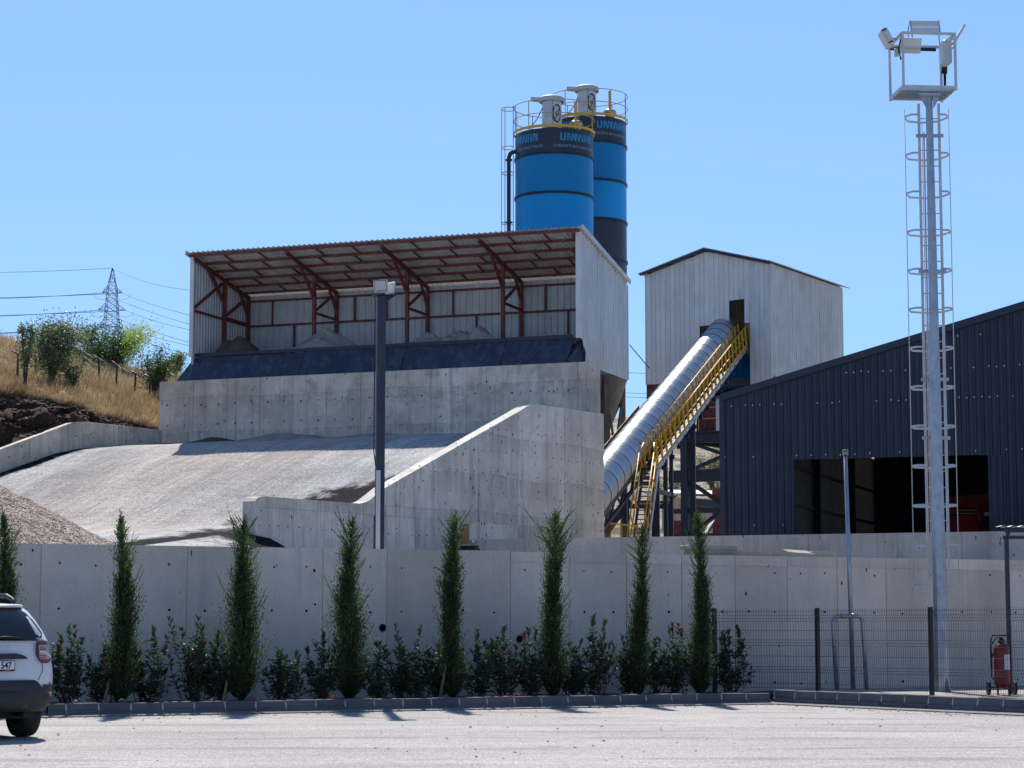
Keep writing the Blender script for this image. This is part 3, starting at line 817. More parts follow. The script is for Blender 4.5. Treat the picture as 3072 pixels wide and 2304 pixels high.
beam(SH(.06, .0, 12.72), SH(.06, 2.1, 13.9), .08, .08, "brace", M['steel_red'], shed, up=SH.u)
beam(SH(.06, .0, 12.62), SH(.06, 4.1, 12.62), .07, .08, "side_rail", M['steel_red'], shed, up=SH.u)
# back wall sheets and girts
a = 0
while a < SW - .05:
    a1 = min(a + 1.0, SW)
    rib_sheet(SH(0, SB, 0), SH.u, Z, -SH.v, a, a1, .25, K(10.4), K(sroof(SB) - .12), rib=.03, rw=.3).obj("wall_sheet", M['sheet_in'], shed)
    a += 1.0
for z in (13.52, 12.58, 11.52):
    for i in range(4):
        beam(SH(fa[i] + .06, 4.17, z), SH(fa[i + 1] - .06, 4.17, z), .06, .07, "girt", M['steel_red'], shed)
for i in range(4):
    w_ = fa[i + 1] - fa[i]
    for f, z0, z1 in ((.27, 12.62, 13.48), (.52, 11.55, 12.54)) if i != 1 else ((.55, 12.62, 13.48), (.2, 12.62, 13.48)):
        beam(SH(fa[i] + w_ * f, 4.17, z0), SH(fa[i] + w_ * f, 4.17, z1), .06, .06, "girt_post", M['steel_red'], shed, up=SH.v)
# end walls
b = 0
while b < SB - .05:
    b1 = min(b + 1.05, SB)
    rib_sheet(SH(-.02, 0, 0), SH.v, Z, SH.u, b, b1 + (.17 if b1 >= SB - .1 else 0), .21, K(10.2), lambda s: sroof(s) - .04, rib=.035, rw=.45).obj("wall_sheet", M['sheet_in'], shed); b += 1.05
b = 0
cut = lambda s: 10.95 if s < .22 else (10.95 - (s - .22) * 1.6 if s < .5 else 10.12)
while b < SD - .05:
    b1 = min(b + .9, SD)
    rib_sheet(SH(SW + .04, 0, 0), SH.v, Z, SH.u, b, b1, .3, cut, lambda s: sroof(s) - .03, rib=.045, rw=.5).obj("wall_sheet", M['sheet_white'], shed); b += .9
SH.box(MB(), -.09, .06, -.06, 0, 10.95, sroof(0) - .1).obj("corner_trim", M['sheet_white'], shed)
SH.box(MB(), SW - .1, SW + .1, -.05, 0, 10.97, sroof(0) - .1).obj("corner_trim", M['sheet_white'], shed)
SH.box(MB(), SW + .03, SW + .1, SD, SD + .02, 10.12, sroof(SD) - .1).obj("corner_trim", M['sheet_white'], shed)

# ------------------------------------------------------------------ hopper
hop = thing("aggregate_hopper", "long dark blue steel loading hopper resting on the high concrete wall", "hopper", tuple(SH(7, 0, 10.05)))
pj = [-.45, 4.35, 8.25, 11.9, 14.25]
for i in range(4):
    a0, a1 = pj[i] + .012, pj[i + 1] - .012
    t0, t1 = (a0 + (.4 if i == 0 else 0)), (a1 + (.12 if i == 3 else 0))
    zb = (9.98, 10.0, 10.02, 10.03)[i]; zt = (10.95, 10.97, 10.97, 11.0)[i]
    MB().prism([SH(a0, -.4, zb), SH(a1, -.4, zb), SH(t1, .26, zt), SH(t0, .26, zt)], SH.v * .03 + Z * -.02).obj("hopper_plate", M['navy_plate'], hop)
for i in range(4):
    a0, a1 = pj[i] + .3 * (i == 0), pj[i + 1]
    SH.box(MB(), a0 + .01, a1 - .01, .24, .36, 10.985 + .006 * i, 11.1 + .012 * i).obj("rim_channel", M['dark_steel'], hop)
SH.box(MB(), .12, SW - .12, .4, 4.1, 10.2, 10.62).obj("bin_floor", M['dark_steel'], hop)
for a in (3.77, 7.42, 11.06):
    SH.box(MB(), a - .06, a + .06, .4, 2.05, 10.63, 11.0).obj("bin_divider", M['dark_steel'], hop)
MB().prism([SH(14.3, -.5, 10.09), SH(14.45, .3, 10.95), SH(SW, .45, 10.95), SH(SW, .45, 10.09)], SH.v * .05).obj("end_plate", M['dark_steel'], hop)
beam(SH(14.32, -.4, 10.15), SH(14.55, .42, 10.9), .05, .09, "end_stiffener", M['dark_steel'], hop)
for a, b, z, rx, ry, h, mt, lb in ((1.25, 1.2, 10.7, 1.0, .9, 1.05, 'sand_dark', "rounded pile of dark damp sand in the hopper's end bay"),
                                   (4.45, 1.6, 10.75, 1.5, 1.2, 1.25, 'sand_grey', "pointed pile of pale grey sand in the hopper"),
                                   (8.6, 1.2, 10.9, 1.6, .9, .5, 'sand_grey', "low lumpy heap of grey aggregate beside the pointed grey pile"),
                                   (10.1, 1.3, 10.9, 1.3, 1.0, .72, 'sand_grey', "broad grey aggregate heap by the third bay column"),
                                   (13.3, 1.2, 10.85, 1.2, .9, .42, 'stone_red', "flat heap of coarse gravel near the white end wall")):
    c = SH(a, b, z)
    mound("aggregate_pile", tuple(c), rx, ry, h, M[mt], SH.rz, rough=.16 if h > 1 else .5, dome=.75 if "damp" in lb else .1, label=lb, cat="aggregate pile", group="aggregate piles in the hopper")

# ------------------------------------------------------------------ silos
def cyl_wrap(poly, c, r, az0, z0, sub=.06, depth=.006):
    pass
def text_mesh(txt, size, bold=0.0):
    cu = bpy.data.curves.new("lettering", 'FONT'); cu.body = txt; cu.size = size; cu.extrude = 0.0; cu.offset = bold; cu.resolution_u = 3
    o = bpy.data.objects.new("lettering", cu); COL.objects.link(o)
    dg = bpy.context.evaluated_depsgraph_get(); dg.update()
    me = bpy.data.meshes.new_from_object(o.evaluated_get(dg))
    V = [tuple(v.co) for v in me.vertices]; F = [tuple(p.vertices) for p in me.polygons]
    bpy.data.objects.remove(o); bpy.data.curves.remove(cu); bpy.data.meshes.remove(me)
    return V, F
def subdivide_x(V, F, step):
    """cut flat faces by vertical lines so that they can be bent"""
    out = MB()
    for f in F:
        po = [(V[i][0], V[i][1]) for i in f]
        x0, x1 = min(p[0] for p in po), max(p[0] for p in po)
        k = math.floor(x0 / step)
        while k * step < x1:
            q = clip(clip(po, 0, k * step, True), 0, (k + 1) * step, False) if len(po) > 2 else []
            if len(q) > 2: out.add([(x, y, 0) for x, y in q], [tuple(range(len(q)))])
            k += 1
    return out
def wrap(mb, c, r, az0):
    c = Vector(c); m = MB()
    for x, y, z in mb.v:
        t = az0 + x / r
        m.v.append((c.x + r * math.sin(t), c.y - r * math.cos(t), c.z + y))
    m.f, m.sm, m.mi = mb.f, mb.sm, mb.mi
    return m
def stroke(pts, wd):
    V, F = [], []
    for (x0, y0), (x1, y1) in zip(pts, pts[1:]):
        L = math.hypot(x1 - x0, y1 - y0); nx, ny = -(y1 - y0) / L * wd / 2, (x1 - x0) / L * wd / 2
        n = len(V); V += [(x0 + nx, y0 + ny), (x1 + nx, y1 + ny), (x1 - nx, y1 - ny), (x0 - nx, y0 - ny)]; F.append((n, n + 1, n + 2, n + 3))
    return V, F
def logo_word():
    """five block letters, the two middle ones drawn as one zigzag of slanted bars"""
    V, F = [], []
    def put(poly):
        n = len(V); V.extend(poly); F.append(tuple(range(n, n + len(poly))))
    def bar(x0, x1, wd, y0=0, y1=.3): put([(x0, y0), (x0 + wd, y0), (x1 + wd, y1), (x1, y1)])
    bar(0, 0, .09, .05); bar(.2, .2, .09, .05); put([(.03, 0), (.26, 0), (.29, .06), (0, .06)])
    x = .36
    for i in range(2):
        bar(x, x, .08); bar(x + .19, x + .04, .08)
        bar(x + .235, x + .235, .07); bar(x + .425, x + .275, .08)
        x += .43
    bar(x + .05, x + .05, .07)
    x += .17
    bar(x, x, .085, 0, .26); bar(x + .19, x + .19, .085, 0, .26); put([(x, .26), (x + .275, .26), (x + .24, .3), (x + .035, .3)]); put([(x + .09, .1), (x + .185, .1), (x + .185, .15), (x + .09, .15)])
    x += .33
    bar(x, x, .08); bar(x + .17, x + .06, .09); bar(x + .2, x + .2, .085)
    return V, F, x + .29
LW = logo_word()
def make_silo(c, ztop, rings, cols, cone, foot, label, az_list, ladder, stand):
    r = 1.575; c = Vector(c)
    t = thing("cement_silo", label, "silo", (c.x, c.y, foot), "cement silos")
    zs_ = [ztop] + rings
    for i in range(len(zs_) - 1):
        mb = MB(); mb.lathe([(r, zs_[i + 1] + .035), (r, zs_[i] - (.035 if i else 0))], c, 64)
        mb.obj("shell_section", M[cols[i]], t)
        fl = MB().lathe([(r - .01, -.05), (r + .045, -.05), (r + .045, -.012), (r + .02, 0), (r + .045, .012), (r + .045, .05), (r - .01, .05)], c + Vector((0, 0, zs_[i + 1])), 64, smooth=False)
        fl.obj("flange_ring", M['silo_dark'], t)
    MB().lathe([(0, .12), (r * .5, .09), (r, 0)], c + Vector((0, 0, ztop - .002)), 48).obj("roof", M['silo_dark'], t)
    zc = rings[-1]
    MB().lathe([(r, zc - .05), (r * .16, cone)], c, 48).obj("cone", M['silo_grey'], t)
    for k in range(4):
        a = math.pi / 4 + k * math.pi / 2 - R(20)
        p = c + Vector((math.cos(a), math.sin(a), 0)) * (r - .04)
        beam((p.x, p.y, foot), (p.x, p.y, zc - .05), .24, .24, "leg", M['silo_grey'], t)
        a2 = a + math.pi / 2; p2 = c + Vector((math.cos(a2), math.sin(a2), 0)) * (r - .04)
        beam((p.x, p.y, zc - .7), (p2.x, p2.y, foot + 3.2), .09, .09, "leg_brace", M['silo_grey'], t)
        beam((p2.x, p2.y, zc - .7), (p.x, p.y, foot + 3.2), .09, .09, "leg_brace", M['silo_grey'], t)
        beam((p.x, p.y, foot + 3.1), (p2.x, p2.y, foot + 3.1), .1, .12, "leg_tie", M['silo_grey'], t)
    # lettering round the head
    SV, SF = text_mesh("CONCRETE BATCHING PLANTS", .205)
    sw = max(v[0] for v in SV)
    for az in az_list:
        k = 1.62 / LW[2]
        big = subdivide_x([(x * k, y * 1.05) for x, y in LW[0]], LW[1], .12)
        wrap(big, (c.x, c.y, ztop - .5), r + .006, az).obj("logo_lettering", M['text_blue'], t)
        kk = 2.1 / sw
        sm = subdivide_x([(v[0] * kk, v[1] * kk * 1.05) for v in SV], SF, .12)
        wrap(sm, (c.x, c.y, ztop - .77), r + .006, az - .17).obj("small_lettering", M['text_pale'], t)
    # walkway kerb ring and railing
    zt = ztop + .03
    MB().lathe([(r + .06, zt), (r + .075, zt), (r + .075, zt + .11), (r + .06, zt + .11), (r + .06, zt)], c, 64, smooth=False).obj("toe_board", M['yellow'], t)
    for k in range(10):
        a = k * math.pi / 5 + .25
        p = c + Vector((math.cos(a), math.sin(a), 0)) * (r + .05)
        big = k == 9
        MB().tube((p.x, p.y, zt + .1), (p.x, p.y, zt + 1.14), .02, n=6).obj("railing_post", M['rail_tan'], t)
    for z in (.58, 1.13):
        pts = [(c.x + (r + .06) * math.cos(a), c.y + (r + .06) * math.sin(a), zt + z) for a in [2 * math.pi * k / 56 for k in range(57)]]
        MB().path(pts, .017, 5, caps=False).obj("railing_hoop", M['rail_tan'], t)
    a = -1.05
    p = c + Vector((math.cos(a), math.sin(a), 0)) * (r + .05)
    MB().box((p.x, p.y, zt + .52), (.06, .06, 1.1), a).obj("gate_post", M['yellow'], t)
    # filter with round logo, relief valve
    fc = Vector((c.x - .1, c.y - .35, 0)); rf = .4
    z0, z1 = zt + .18, zt + 1.3
    MB().lathe([(rf + .03, z0 - .15), (rf + .03, z0)], fc, 32).obj("filter_base", M['black'], t)
    f = MB().lathe([(rf, z0), (rf, z0 + .4), (rf + .008, z0 + .41), (rf + .008, z0 + .43), (rf, z0 + .44), (rf, z1)], fc, 40).obj("filter_body", M['stainless'], t)
    MB().lathe([(rf + .1, z1 - .02), (rf + .12, z1 + .03), (rf + .12, z1 + .13), (rf + .05, z1 + .2), (.2, z1 + .26), (0, z1 + .27)], fc, 32).obj("filter_hood", M['galv_matte'], t)
    MB().prism([(fc.x - .35, fc.y - .2, z1 + .02), (fc.x - .85, fc.y - .12, z1 + .06), (fc.x - .85, fc.y + .12, z1 + .06), (fc.x - .35, fc.y + .2, z1 + .02)], (0, 0, .13)).obj("filter_outlet", M['galv_matte'], t)
    # ring logo with a slanted gap and a hexagon nut shape
    lg = MB(); n = 40
    for s0, s1 in ((-58, 112), (128, 290)):
        pr = []
        for i in range(n + 1):
            a = R(s0 + (s1 - s0) * i / n)
            q = lambda rr, ex: (math.copysign(abs(math.cos(a)) ** .75, math.cos(a)) * rr, math.copysign(abs(math.sin(a)) ** .85, math.sin(a)) * (rr + ex))
            pr.append((q(.2, .13), q(.145, .13)))
        for (a0, b0), (a1, b1) in zip(pr, pr[1:]): lg.add([(a0[0], a0[1], 0), (a1[0], a1[1], 0), (b1[0], b1[1], 0), (b0[0], b0[1], 0)], [(0, 1, 2, 3)])
    for i in range(6):
        a0, a1 = R(60 * i), R(60 * i + 60)
        lg.add([(.085 * math.cos(a0), .085 * math.sin(a0), 0), (.085 * math.cos(a1), .085 * math.sin(a1), 0), (.04 * math.cos(a1), .04 * math.sin(a1), 0), (.04 * math.cos(a0), .04 * math.sin(a0), 0)], [(0, 1, 2, 3)])
    for x0, y0, x1, y1 in ((.03, .09, .12, .22), (-.12, -.22, -.03, -.09)):
        lg.add([(x0, y0, 0), (x0 + .035, y0 - .015, 0), (x1 + .035, y1 - .015, 0), (x1, y1, 0)], [(0, 1, 2, 3)])
    lg2 = MB(); lg2.v, lg2.f, lg2.sm, lg2.mi = [(x, y * 1.12, 0) for x, y, z in lg.v], lg.f, lg.sm, lg.mi
    wrap(lg2, (fc.x, fc.y, (z0 + z1) / 2 + .02), rf + .012, R(30)).obj("logo", M['ink'], t)
    vc = (c.x + .85, c.y - .9, 0)
    MB().lathe([(.2, zt - .05), (.2, zt + .18), (.27, zt + .2), (.27, zt + .3), (.15, zt + .4), (0, zt + .42)], vc, 16).obj("relief_valve", M['galv'], t)
    MB().path([(fc.x - .38, fc.y - .3, z0 + .8), (fc.x - .6, fc.y - .5, z0 + .3), (c.x - 1.0, c.y - 1.15, zt + .05)], .02, 5).obj("air_hose", M['black'], t)
    # filling pipe and caged ladder
    if ladder:
        px_ = c.x - r - .26
        MB().path([(px_, c.y - .35, foot), (px_, c.y - .35, ztop - .95), (px_ + .05, c.y - .35, ztop - .8), (px_ + .16, c.y - .35, ztop - .71), (px_ + .3, c.y - .33, ztop - .7), (c.x - r + .1, c.y - .3, ztop - .7)], .085, 10).obj("filling_pipe", M['silo_dark'], t)
        for z in (ztop - 1.05, ztop - 3.6, ztop - 6.1): MB().lathe([(.085, -.03), (.14, -.03), (.14, .03), (.085, .03)], (px_, c.y - .35, z), 12, smooth=False).obj("pipe_flange", M['silo_dark'], t)
        lx, ly = c.x - r - .08, c.y + .1
        la = MB()
        for dy in (-.24, .24):
            MB().beam((lx, ly + dy, foot + 2), (lx, ly + dy, ztop + 1.25), .05, .03).obj("ladder_rail", M['rail_tan'], t)
        z = foot + 2.2
        while z < ztop + .1: la.tube((lx, ly - .24, z), (lx, ly + .24, z), .016, n=5); z += .3
        la.obj("ladder_rungs", M['rail_tan'], t, kind="stuff")
        for z in (ztop + 1.15, ztop - .45, ztop - 1.5, ztop - 3.55, ztop - 5.6, ztop - 7.6):
            pts = [(lx - .2 + .27 * math.cos(a), ly + .36 * math.sin(a), z) for a in [R(-40) - R(280) * k / 18 for k in range(19)]]
            MB().path(pts, .018, 5).obj("cage_hoop", M['rail_tan'], t)
        for a in (R(180), R(120), R(240)):
            MB().tube((lx - .2 + .275 * math.cos(a), ly + .36 * math.sin(a), foot + 4.5), (lx - .2 + .275 * math.cos(a), ly + .36 * math.sin(a), ztop + 1.15), .016, n=5).obj("cage_bar", M['rail_tan'], t)
    t.location = stand
    t.scale = (1.16, 1.16, 1.16)        # 3.65 m diameter
    return t
make_silo((1.707, 86, 0), 21.06, [20.06, 18.47, 16.88, 15.2, 13.4, 11.2], ['silo_dark', 'silo_blue', 'silo_blue2', 'silo_dark', 'silo_dark', 'silo_dark'], 7.8, 3.0,
          "nearer blue banded cement silo with the caged ladder and black filling pipe", [R(7.5), R(-84), R(97), R(187)], True, (1.98, 99.76, 3.264))
make_silo((3.26, 90, 0), 22.5, [21.45, 19.83, 18.18, 16.53, 14.9, 13.3, 11.67], ['silo_dark', 'silo_blue', 'silo_blue2', 'silo_dark', 'silo_dark', 'silo_grey', 'silo_grey'], 7.9, 3.0,
          "taller blue and black cement silo standing behind the other silo", [R(10), R(-81), R(100), R(190)], False, (3.782, 104.4, 3.264))

# ------------------------------------------------------------------ mixer tower
TF = Fr((6.13, 98, 0), 31)
TW, TD = 6.14, 8.4
tower = thing("mixer_tower", "white ribbed sheet metal tower with a low gable above the conveyor", "tower", tuple(TF(3, 4, 3.3)))
def tg(a): return 17.42 + .84 * (1 - abs(a - TW / 2) / (TW / 2))
edges = [0]; stp = .2455
while edges[-1] < TW - .1: edges.append(min(TW, edges[-1] + stp))
def tbot(a):
    if a < 2.72: return 12.3
    if a < 4.18: return 14.78
    if a < 5.0: return 15.84
    if a < 5.2: return 14.78
    return 9.2
for i in range(len(edges) - 1):
    a0, a1 = edges[i] + .006, edges[i + 1] - .006; m = (a0 + a1) / 2; zb = tbot(m) + random.uniform(-.015, .015)
    po = [(a0, zb), (a1, zb), (a1, tg(a1) - .1), (a0, tg(a0) - .1)]
    MB().prism([TF(x, random.uniform(-.004, .004), z) for x, z in po], TF.v * .035).obj("cladding_panel", M['sheet_white'], tower)
    MB().prism([TF(a1, .012, zb + .02), TF(a1 + .012, .012, zb + .02), TF(a1 + .012, .012, tg(a1) - .12), TF(a1, .012, tg(a1) - .12)], TF.v * .02).obj("panel_joint", M['dark_steel'], tower)
TF.box(MB(), .0, 2.6, .06, .1, 11.6, 12.31).obj("dark_skirt", M['steel_red'], tower)
b = 0
while b < TD - .05:
    b1 = min(b + 1.05, TD)
    rib_sheet(TF(TW + .01, 0, 0), TF.v, Z, TF.u, b, b1, .21, K(9.2), K(17.36), rib=.055, rw=.42).obj("wall_sheet", M['sheet_white'], tower)
    rib_sheet(TF(-.01, 0, 0), TF.v, Z, -TF.u, b, b1, .21, K(11.6), K(17.36), rib=.04, rw=.5).obj("wall_sheet", M['sheet_white'], tower); b += 1.05
a = 0
while a < TW - .05:
    a1 = min(a + 1.03, TW)
    rib_sheet(TF(0, TD, 0), TF.u, Z, TF.v, a, a1, .21, K(9.2), lambda s: tg(s) - .1, rib=.04).obj("wall_sheet", M['sheet_white'], tower); a += 1.03
sg = math.atan2(.84, TW / 2)
for sgn in (-1, 1):
    du = (TF.u * (sgn * math.cos(sg)) + Z * (-math.sin(sg)))
    b = -.28
    while b < TD + .2:
        b1 = min(b + 1.0, TD + .3)
        mb = MB()
        rib_sheet(TF(TW / 2, 0, 17.42 + .84 + .02), TF.v, du, Z, b, b1, .2, K(0.0), K(TW / 2 / math.cos(sg) + .3), rib=.035, rw=.5, mb=mb)
        mb.obj("roof_sheet", M['sheet_roof'], tower); b += 1.0
    p0, p1 = TF(TW / 2, -.24, 17.42 + .84 - .035), TF(TW / 2, -.24, 17.42 + .84 - .035) + du * (TW / 2 / math.cos(sg) + .2)
    beam(p0, p1, .08, .09, "verge_beam", M['dark_steel'], tower)
    for q in (.25, .6, .95):
        pq = TF(TW / 2, -.2, 17.42 + .84 - .05) + du * (TW / 2 / math.cos(sg) * q)
        beam(pq, pq + TF.v * (TD + .3), .06, .08, "purlin", M['steel_red'], tower)
TF.box(MB(), -.05, .0, -.02, .06, 12.3, 17.3).obj("corner_trim", M['sheet_white'], tower)
TF.box(MB(), TW - .02, TW + .06, -.03, -.006, 9.2, 17.3).obj("corner_trim", M['sheet_white'], tower)
# steelwork under and inside
LEG = [(1.75, .35), (5.75, .35), (1.75, 7.6), (5.75, 7.6)]
for a, b in LEG: TF.box(MB(), a - .17, a + .17, b - .17, b + .17, 3.3, 12.2).obj("leg", M['dark_steel'], tower)
for a, b in ((.2, .35), (.2, 7.6)): TF.box(MB(), a - .1, a + .1, b - .1, b + .1, 11.6, 17.2).obj("post", M['dark_steel'], tower)
for b in (.35, 7.6):
    for z, h in ((9.55, .42), (12.0, .35), (7.8, .55), (6.4, .22), (5.0, .5)):
        TF.box(MB(), .9 if z > 9 else .95, 6.2, b - .11, b + .11, z, z + h).obj("beam", M['dark_steel'], tower)
    for z0, z1 in ((8.2, 9.6), (5.3, 7.8), (3.4, 5.1)):
        beam(TF(1.9, b, z0 + .1), TF(5.6, b, z1), .16, .2, "brace", M['dark_steel'], tower, up=TF.v)
        beam(TF(5.6, b + .22, z0 + .1), TF(1.9, b + .22, z1), .16, .2, "brace", M['dark_steel'], tower, up=TF.v)
for a in (1.75, 5.75):
    for z in (9.6, 12.0, 6.8): TF.box(MB(), a - .1, a + .1, .55, 7.4, z, z + .32).obj("beam", M['dark_steel'], tower)
    beam(TF(a, .6, 4.2), TF(a, 7.4, 9.4), .14, .16, "brace", M['dark_steel'], tower, up=TF.u)
TF.box(MB(), .8, 6.3, .1, 8.0, 9.98, 10.06).obj("platform", M['dark_steel'], tower)
for z in (10.6, 11.1): beam(TF(1.2, .02, z), TF(6.3, .02, z), .04, .04, "platform_rail", M['yellow'], tower)
for a in (1.3, 2.6, 3.9, 5.2): beam(TF(a, .02, 10.06), TF(a, .02, 11.12), .04, .04, "platform_rail_post", M['yellow'], tower, up=TF.v)
mx = MB(); mx.bbox(TF(4.1, 3.0, 11.0), (2.6, 2.2, 1.7), .15, Matrix.Rotation(TF.rz, 3, 'Z')); mx.obj("mixer_body", M['silo_blue'], tower)
mx = MB(); mx.lathe([(1.15, 12.1), (1.15, 13.6), (.9, 13.7)], TF(3.6, 3.2, 0), 32); mx.obj("mixer_drum", M['silo_blue'], tower)
MB().lathe([(.35, 7.6), (1.0, 9.6)], TF(4.0, 3.0, 0), 24).obj("discharge_cone", M['silo_grey'], tower)
TF.box(MB(), 3.6, 4.4, -.3, -.26, 8.1 + 1.9, 9.0 + 2.4).obj("splash_panel", M['sheet_white'], tower)
TF.box(MB(), 2.2, 3.2, .6, 1.4, 10.06, 11.7).obj("control_cabinet", M['steel_red'], tower)
TF.box(MB(), 2.6, 5.9, 5.5, 5.6, 10.1, 17.0).obj("inner_wall", M['dark_steel'], tower)

# ------------------------------------------------------------------ conveyor
CA, CB = Vector((2.894, 74, 6.015)), Vector((9.374, 96, 14.33))
cd = (CB - CA).normalized(); ch = Vector((cd.x, cd.y, 0)).normalized(); cr = Vector((ch.y, -ch.x, 0)); cn = cr.cross(cd).normalized()
if cn.z < 0: cn = -cn
CL = (CB - CA).length
cv = thing("belt_conveyor", "inclined belt conveyor under a silver corrugated half round hood with yellow walkway", "conveyor", tuple(CA + cd * 4 - Z * 3.2))
def CP(t, s, h): return CA + cd * t + cr * s + cn * h
RH = .66; SEG = 1.06; pitch = .0757
segme = None
def hood_mesh():
    mb = MB(); n = int(round(SEG / pitch)); rows = []
    for i in range(n * 4 + 1):
        t = i / (n * 4) * (SEG - .02) + .01
        r = RH + .011 * math.sin(2 * math.pi * t / pitch) + (.016 if t < .045 or t > SEG - .045 else 0)
        rows.append([cd * t + cr * (r * math.cos(a)) + cn * (r * math.sin(a)) for a in [R(-32) + R(244) * k / 30 for k in range(31)]])
    return mb.grid(rows).mesh("hood_segment", M['zinc_tube'])
segme = hood_mesh()
t = -1.75; bse = base_of(cv)
while t < CL + 1.0:
    link_mesh("hood_segment", segme, cv, loc=CA + cd * t - bse); BASE.pop("x", None); t += SEG
for s in (-.5, .5):
    beam(CP(-1.6, s, -.42), CP(CL + 1, s, -.42), .1, .26, "side_beam", M['dark_steel'], cv, up=cn)
    beam(CP(-1.6, s, -.95), CP(CL + 1, s, -.95), .1, .12, "lower_chord", M['dark_steel'], cv, up=cn)
    t = -.4
    while t < CL:
        beam(CP(t, s, -.9), CP(t + .8, s, -.5), .06, .06, "lattice_bar", M['dark_steel'], cv, up=cr); t += 1.6
MB().prism([CP(-.6, -.42, -.3), CP(CL, -.42, -.3), CP(CL, .42, -.3), CP(-.6, .42, -.3)], cn * .02).obj("belt", M['black'], cv)
MB().prism([CP(-.5, -.56, -.46), CP(CL, -.56, -.46), CP(CL, -.60, -.16), CP(-.5, -.60, -.16)], cr * -.01).obj("side_skirt", M['rust'], cv)
MB().prism([CP(-.5, .56, -.34), CP(CL, .56, -.34), CP(CL, .57, -.18), CP(-.5, .57, -.18)], cr * .01).obj("side_skirt", M['zinc_tube'], cv)
# left-hand gangway: seen only as its rust-brown kick plate
MB().prism([CP(.0, -1.12, -.4), CP(12, -1.12, -.4), CP(12, -1.12, -.05), CP(.0, -1.12, -.05)], cr * .012).obj("kick_plate", M['rust'], cv)
MB().prism([CP(.0, -1.11, -.42), CP(12, -1.11, -.42), CP(12, -.6, -.42), CP(.0, -.6, -.42)], cn * .03).obj("gangway_floor", M['dark_steel'], cv)
# support trestles
for t in (6.5, 14.0):
    for s in (-.55, .55):
        p = CP(t, s, -1.0); beam((p.x, p.y, 3.3), p, .16, .16, "trestle_leg", M['dark_steel'], cv, up=cr)
# right-hand walkway
T0, T1 = 4.3, CL + .6
W0, W1 = .72, 1.2
fl = MB(); t = T0
for s in (W0, W1): beam(CP(T0, s, -.52), CP(T1, s, -.52), .05, .16, "walkway_stringer", M['dark_steel'] if s == W0 else M['galv'], cv, up=cn)
n = int((T1 - T0) / .38)
for i in range(n):
    a = T0 + i * .38
    for q in range(5): fl.prism([CP(a + .03 + q * .066, W0 + .03, -.43), CP(a + .055 + q * .066, W0 + .03, -.43), CP(a + .055 + q * .066, W1 - .03, -.43), CP(a + .03 + q * .066, W1 - .03, -.43)], cn * .025)
fl.obj("grating", M['dark_steel'], cv, kind="stuff")
for i in range(0, n, 3):
    a = T0 + i * .38 + .2
    beam(CP(a, .5, -.58), CP(a, W1 + .05, -.58), .07, .09, "walkway_bracket", M['dark_steel'], cv, up=cn)
postme = None
for s in (W0 + .02, W1):
    t = T0 + .05
    while t < T1:
        beam(CP(t, s, -.62), CP(t, s, .45), .075, .04, "rail_post", M['yellow'], cv, up=cd); t += .84
    for h, d in ((.45, .05), (.0, .042)):
        MB().tube(CP(T0, s, h), CP(T1, s, h), d / 2, n=8).obj("hand_rail", M['yellow'], cv)
    if s > 1: MB().prism([CP(T0, s, -.42), CP(T1, s, -.42), CP(T1, s, -.32), CP(T0, s, -.32)], cr * .012).obj("toe_board", M['yellow'], cv)
# bracket rollers peeping out below the walkway
for i in range(12):
    a = T0 + .9 + i * 1.45
    if a > T1: break
    p = CP(a, W1 + .02, -.74); MB().tube(p - cr * .08, p + cr * .1, .085, n=10).obj("clamp", M['black'], cv)
# steep stair down to the yard
q0 = CP(T0, (W0 + W1) / 2, -.45)
sdv = -ch
hz = q0.z - 3.35; run = hz / math.tan(R(58))
q1 = q0 + sdv * run; q1.z = 3.35
sa = (q1 - q0).normalized(); sn = cr.cross(sa).normalized()
if sn.z < 0: sn = -sn
for s in (-.27, .27):
    beam(q0 + cr * s, q1 + cr * s, .05, .2, "stair_stringer", M['dark_steel'] if s < 0 else M['galv'], cv, up=sn)
    for h in (.85, .42):
        MB().tube(q0 + cr * s + sn * h, q1 + cr * s + sn * h, .026, n=8).obj("hand_rail", M['yellow'], cv)
    for f in (.02, .22, .42, .62, .82, .99):
        p = q0.lerp(q1, f) + cr * s
        beam(p - sn * .05, p + sn * .87, .05, .05, "rail_post", M['yellow'], cv, up=sa)
    MB().tube(q0 + cr * s + sn * .85, CP(T0, (W0 + W1) / 2 + s * .7, .45), .026, n=8).obj("hand_rail", M['yellow'], cv)
for i in range(22):
    p = q0.lerp(q1, (i + .5) / 22)
    MB().beam(p - cr * .27, p + cr * .27, .2, .03).obj("tread", M['dark_steel'], cv)
for t in (T0 + .1, T0 + 2.6, T0 + 7.0):
    p = CP(t, W1 - .04, -.62); beam((p.x, p.y, 3.3), p, .13, .13, "walkway_leg", M['dark_steel'], cv, up=cr)
for z in (4.0, 6.2):
    pa, pb_ = CP(T0 + .1, W1 - .04, 0), CP(T0 + 2.6, W1 - .04, 0)
    beam((pa.x, pa.y, z), (pb_.x, pb_.y, z), .1, .16, "walkway_tie", M['dark_steel'], cv)

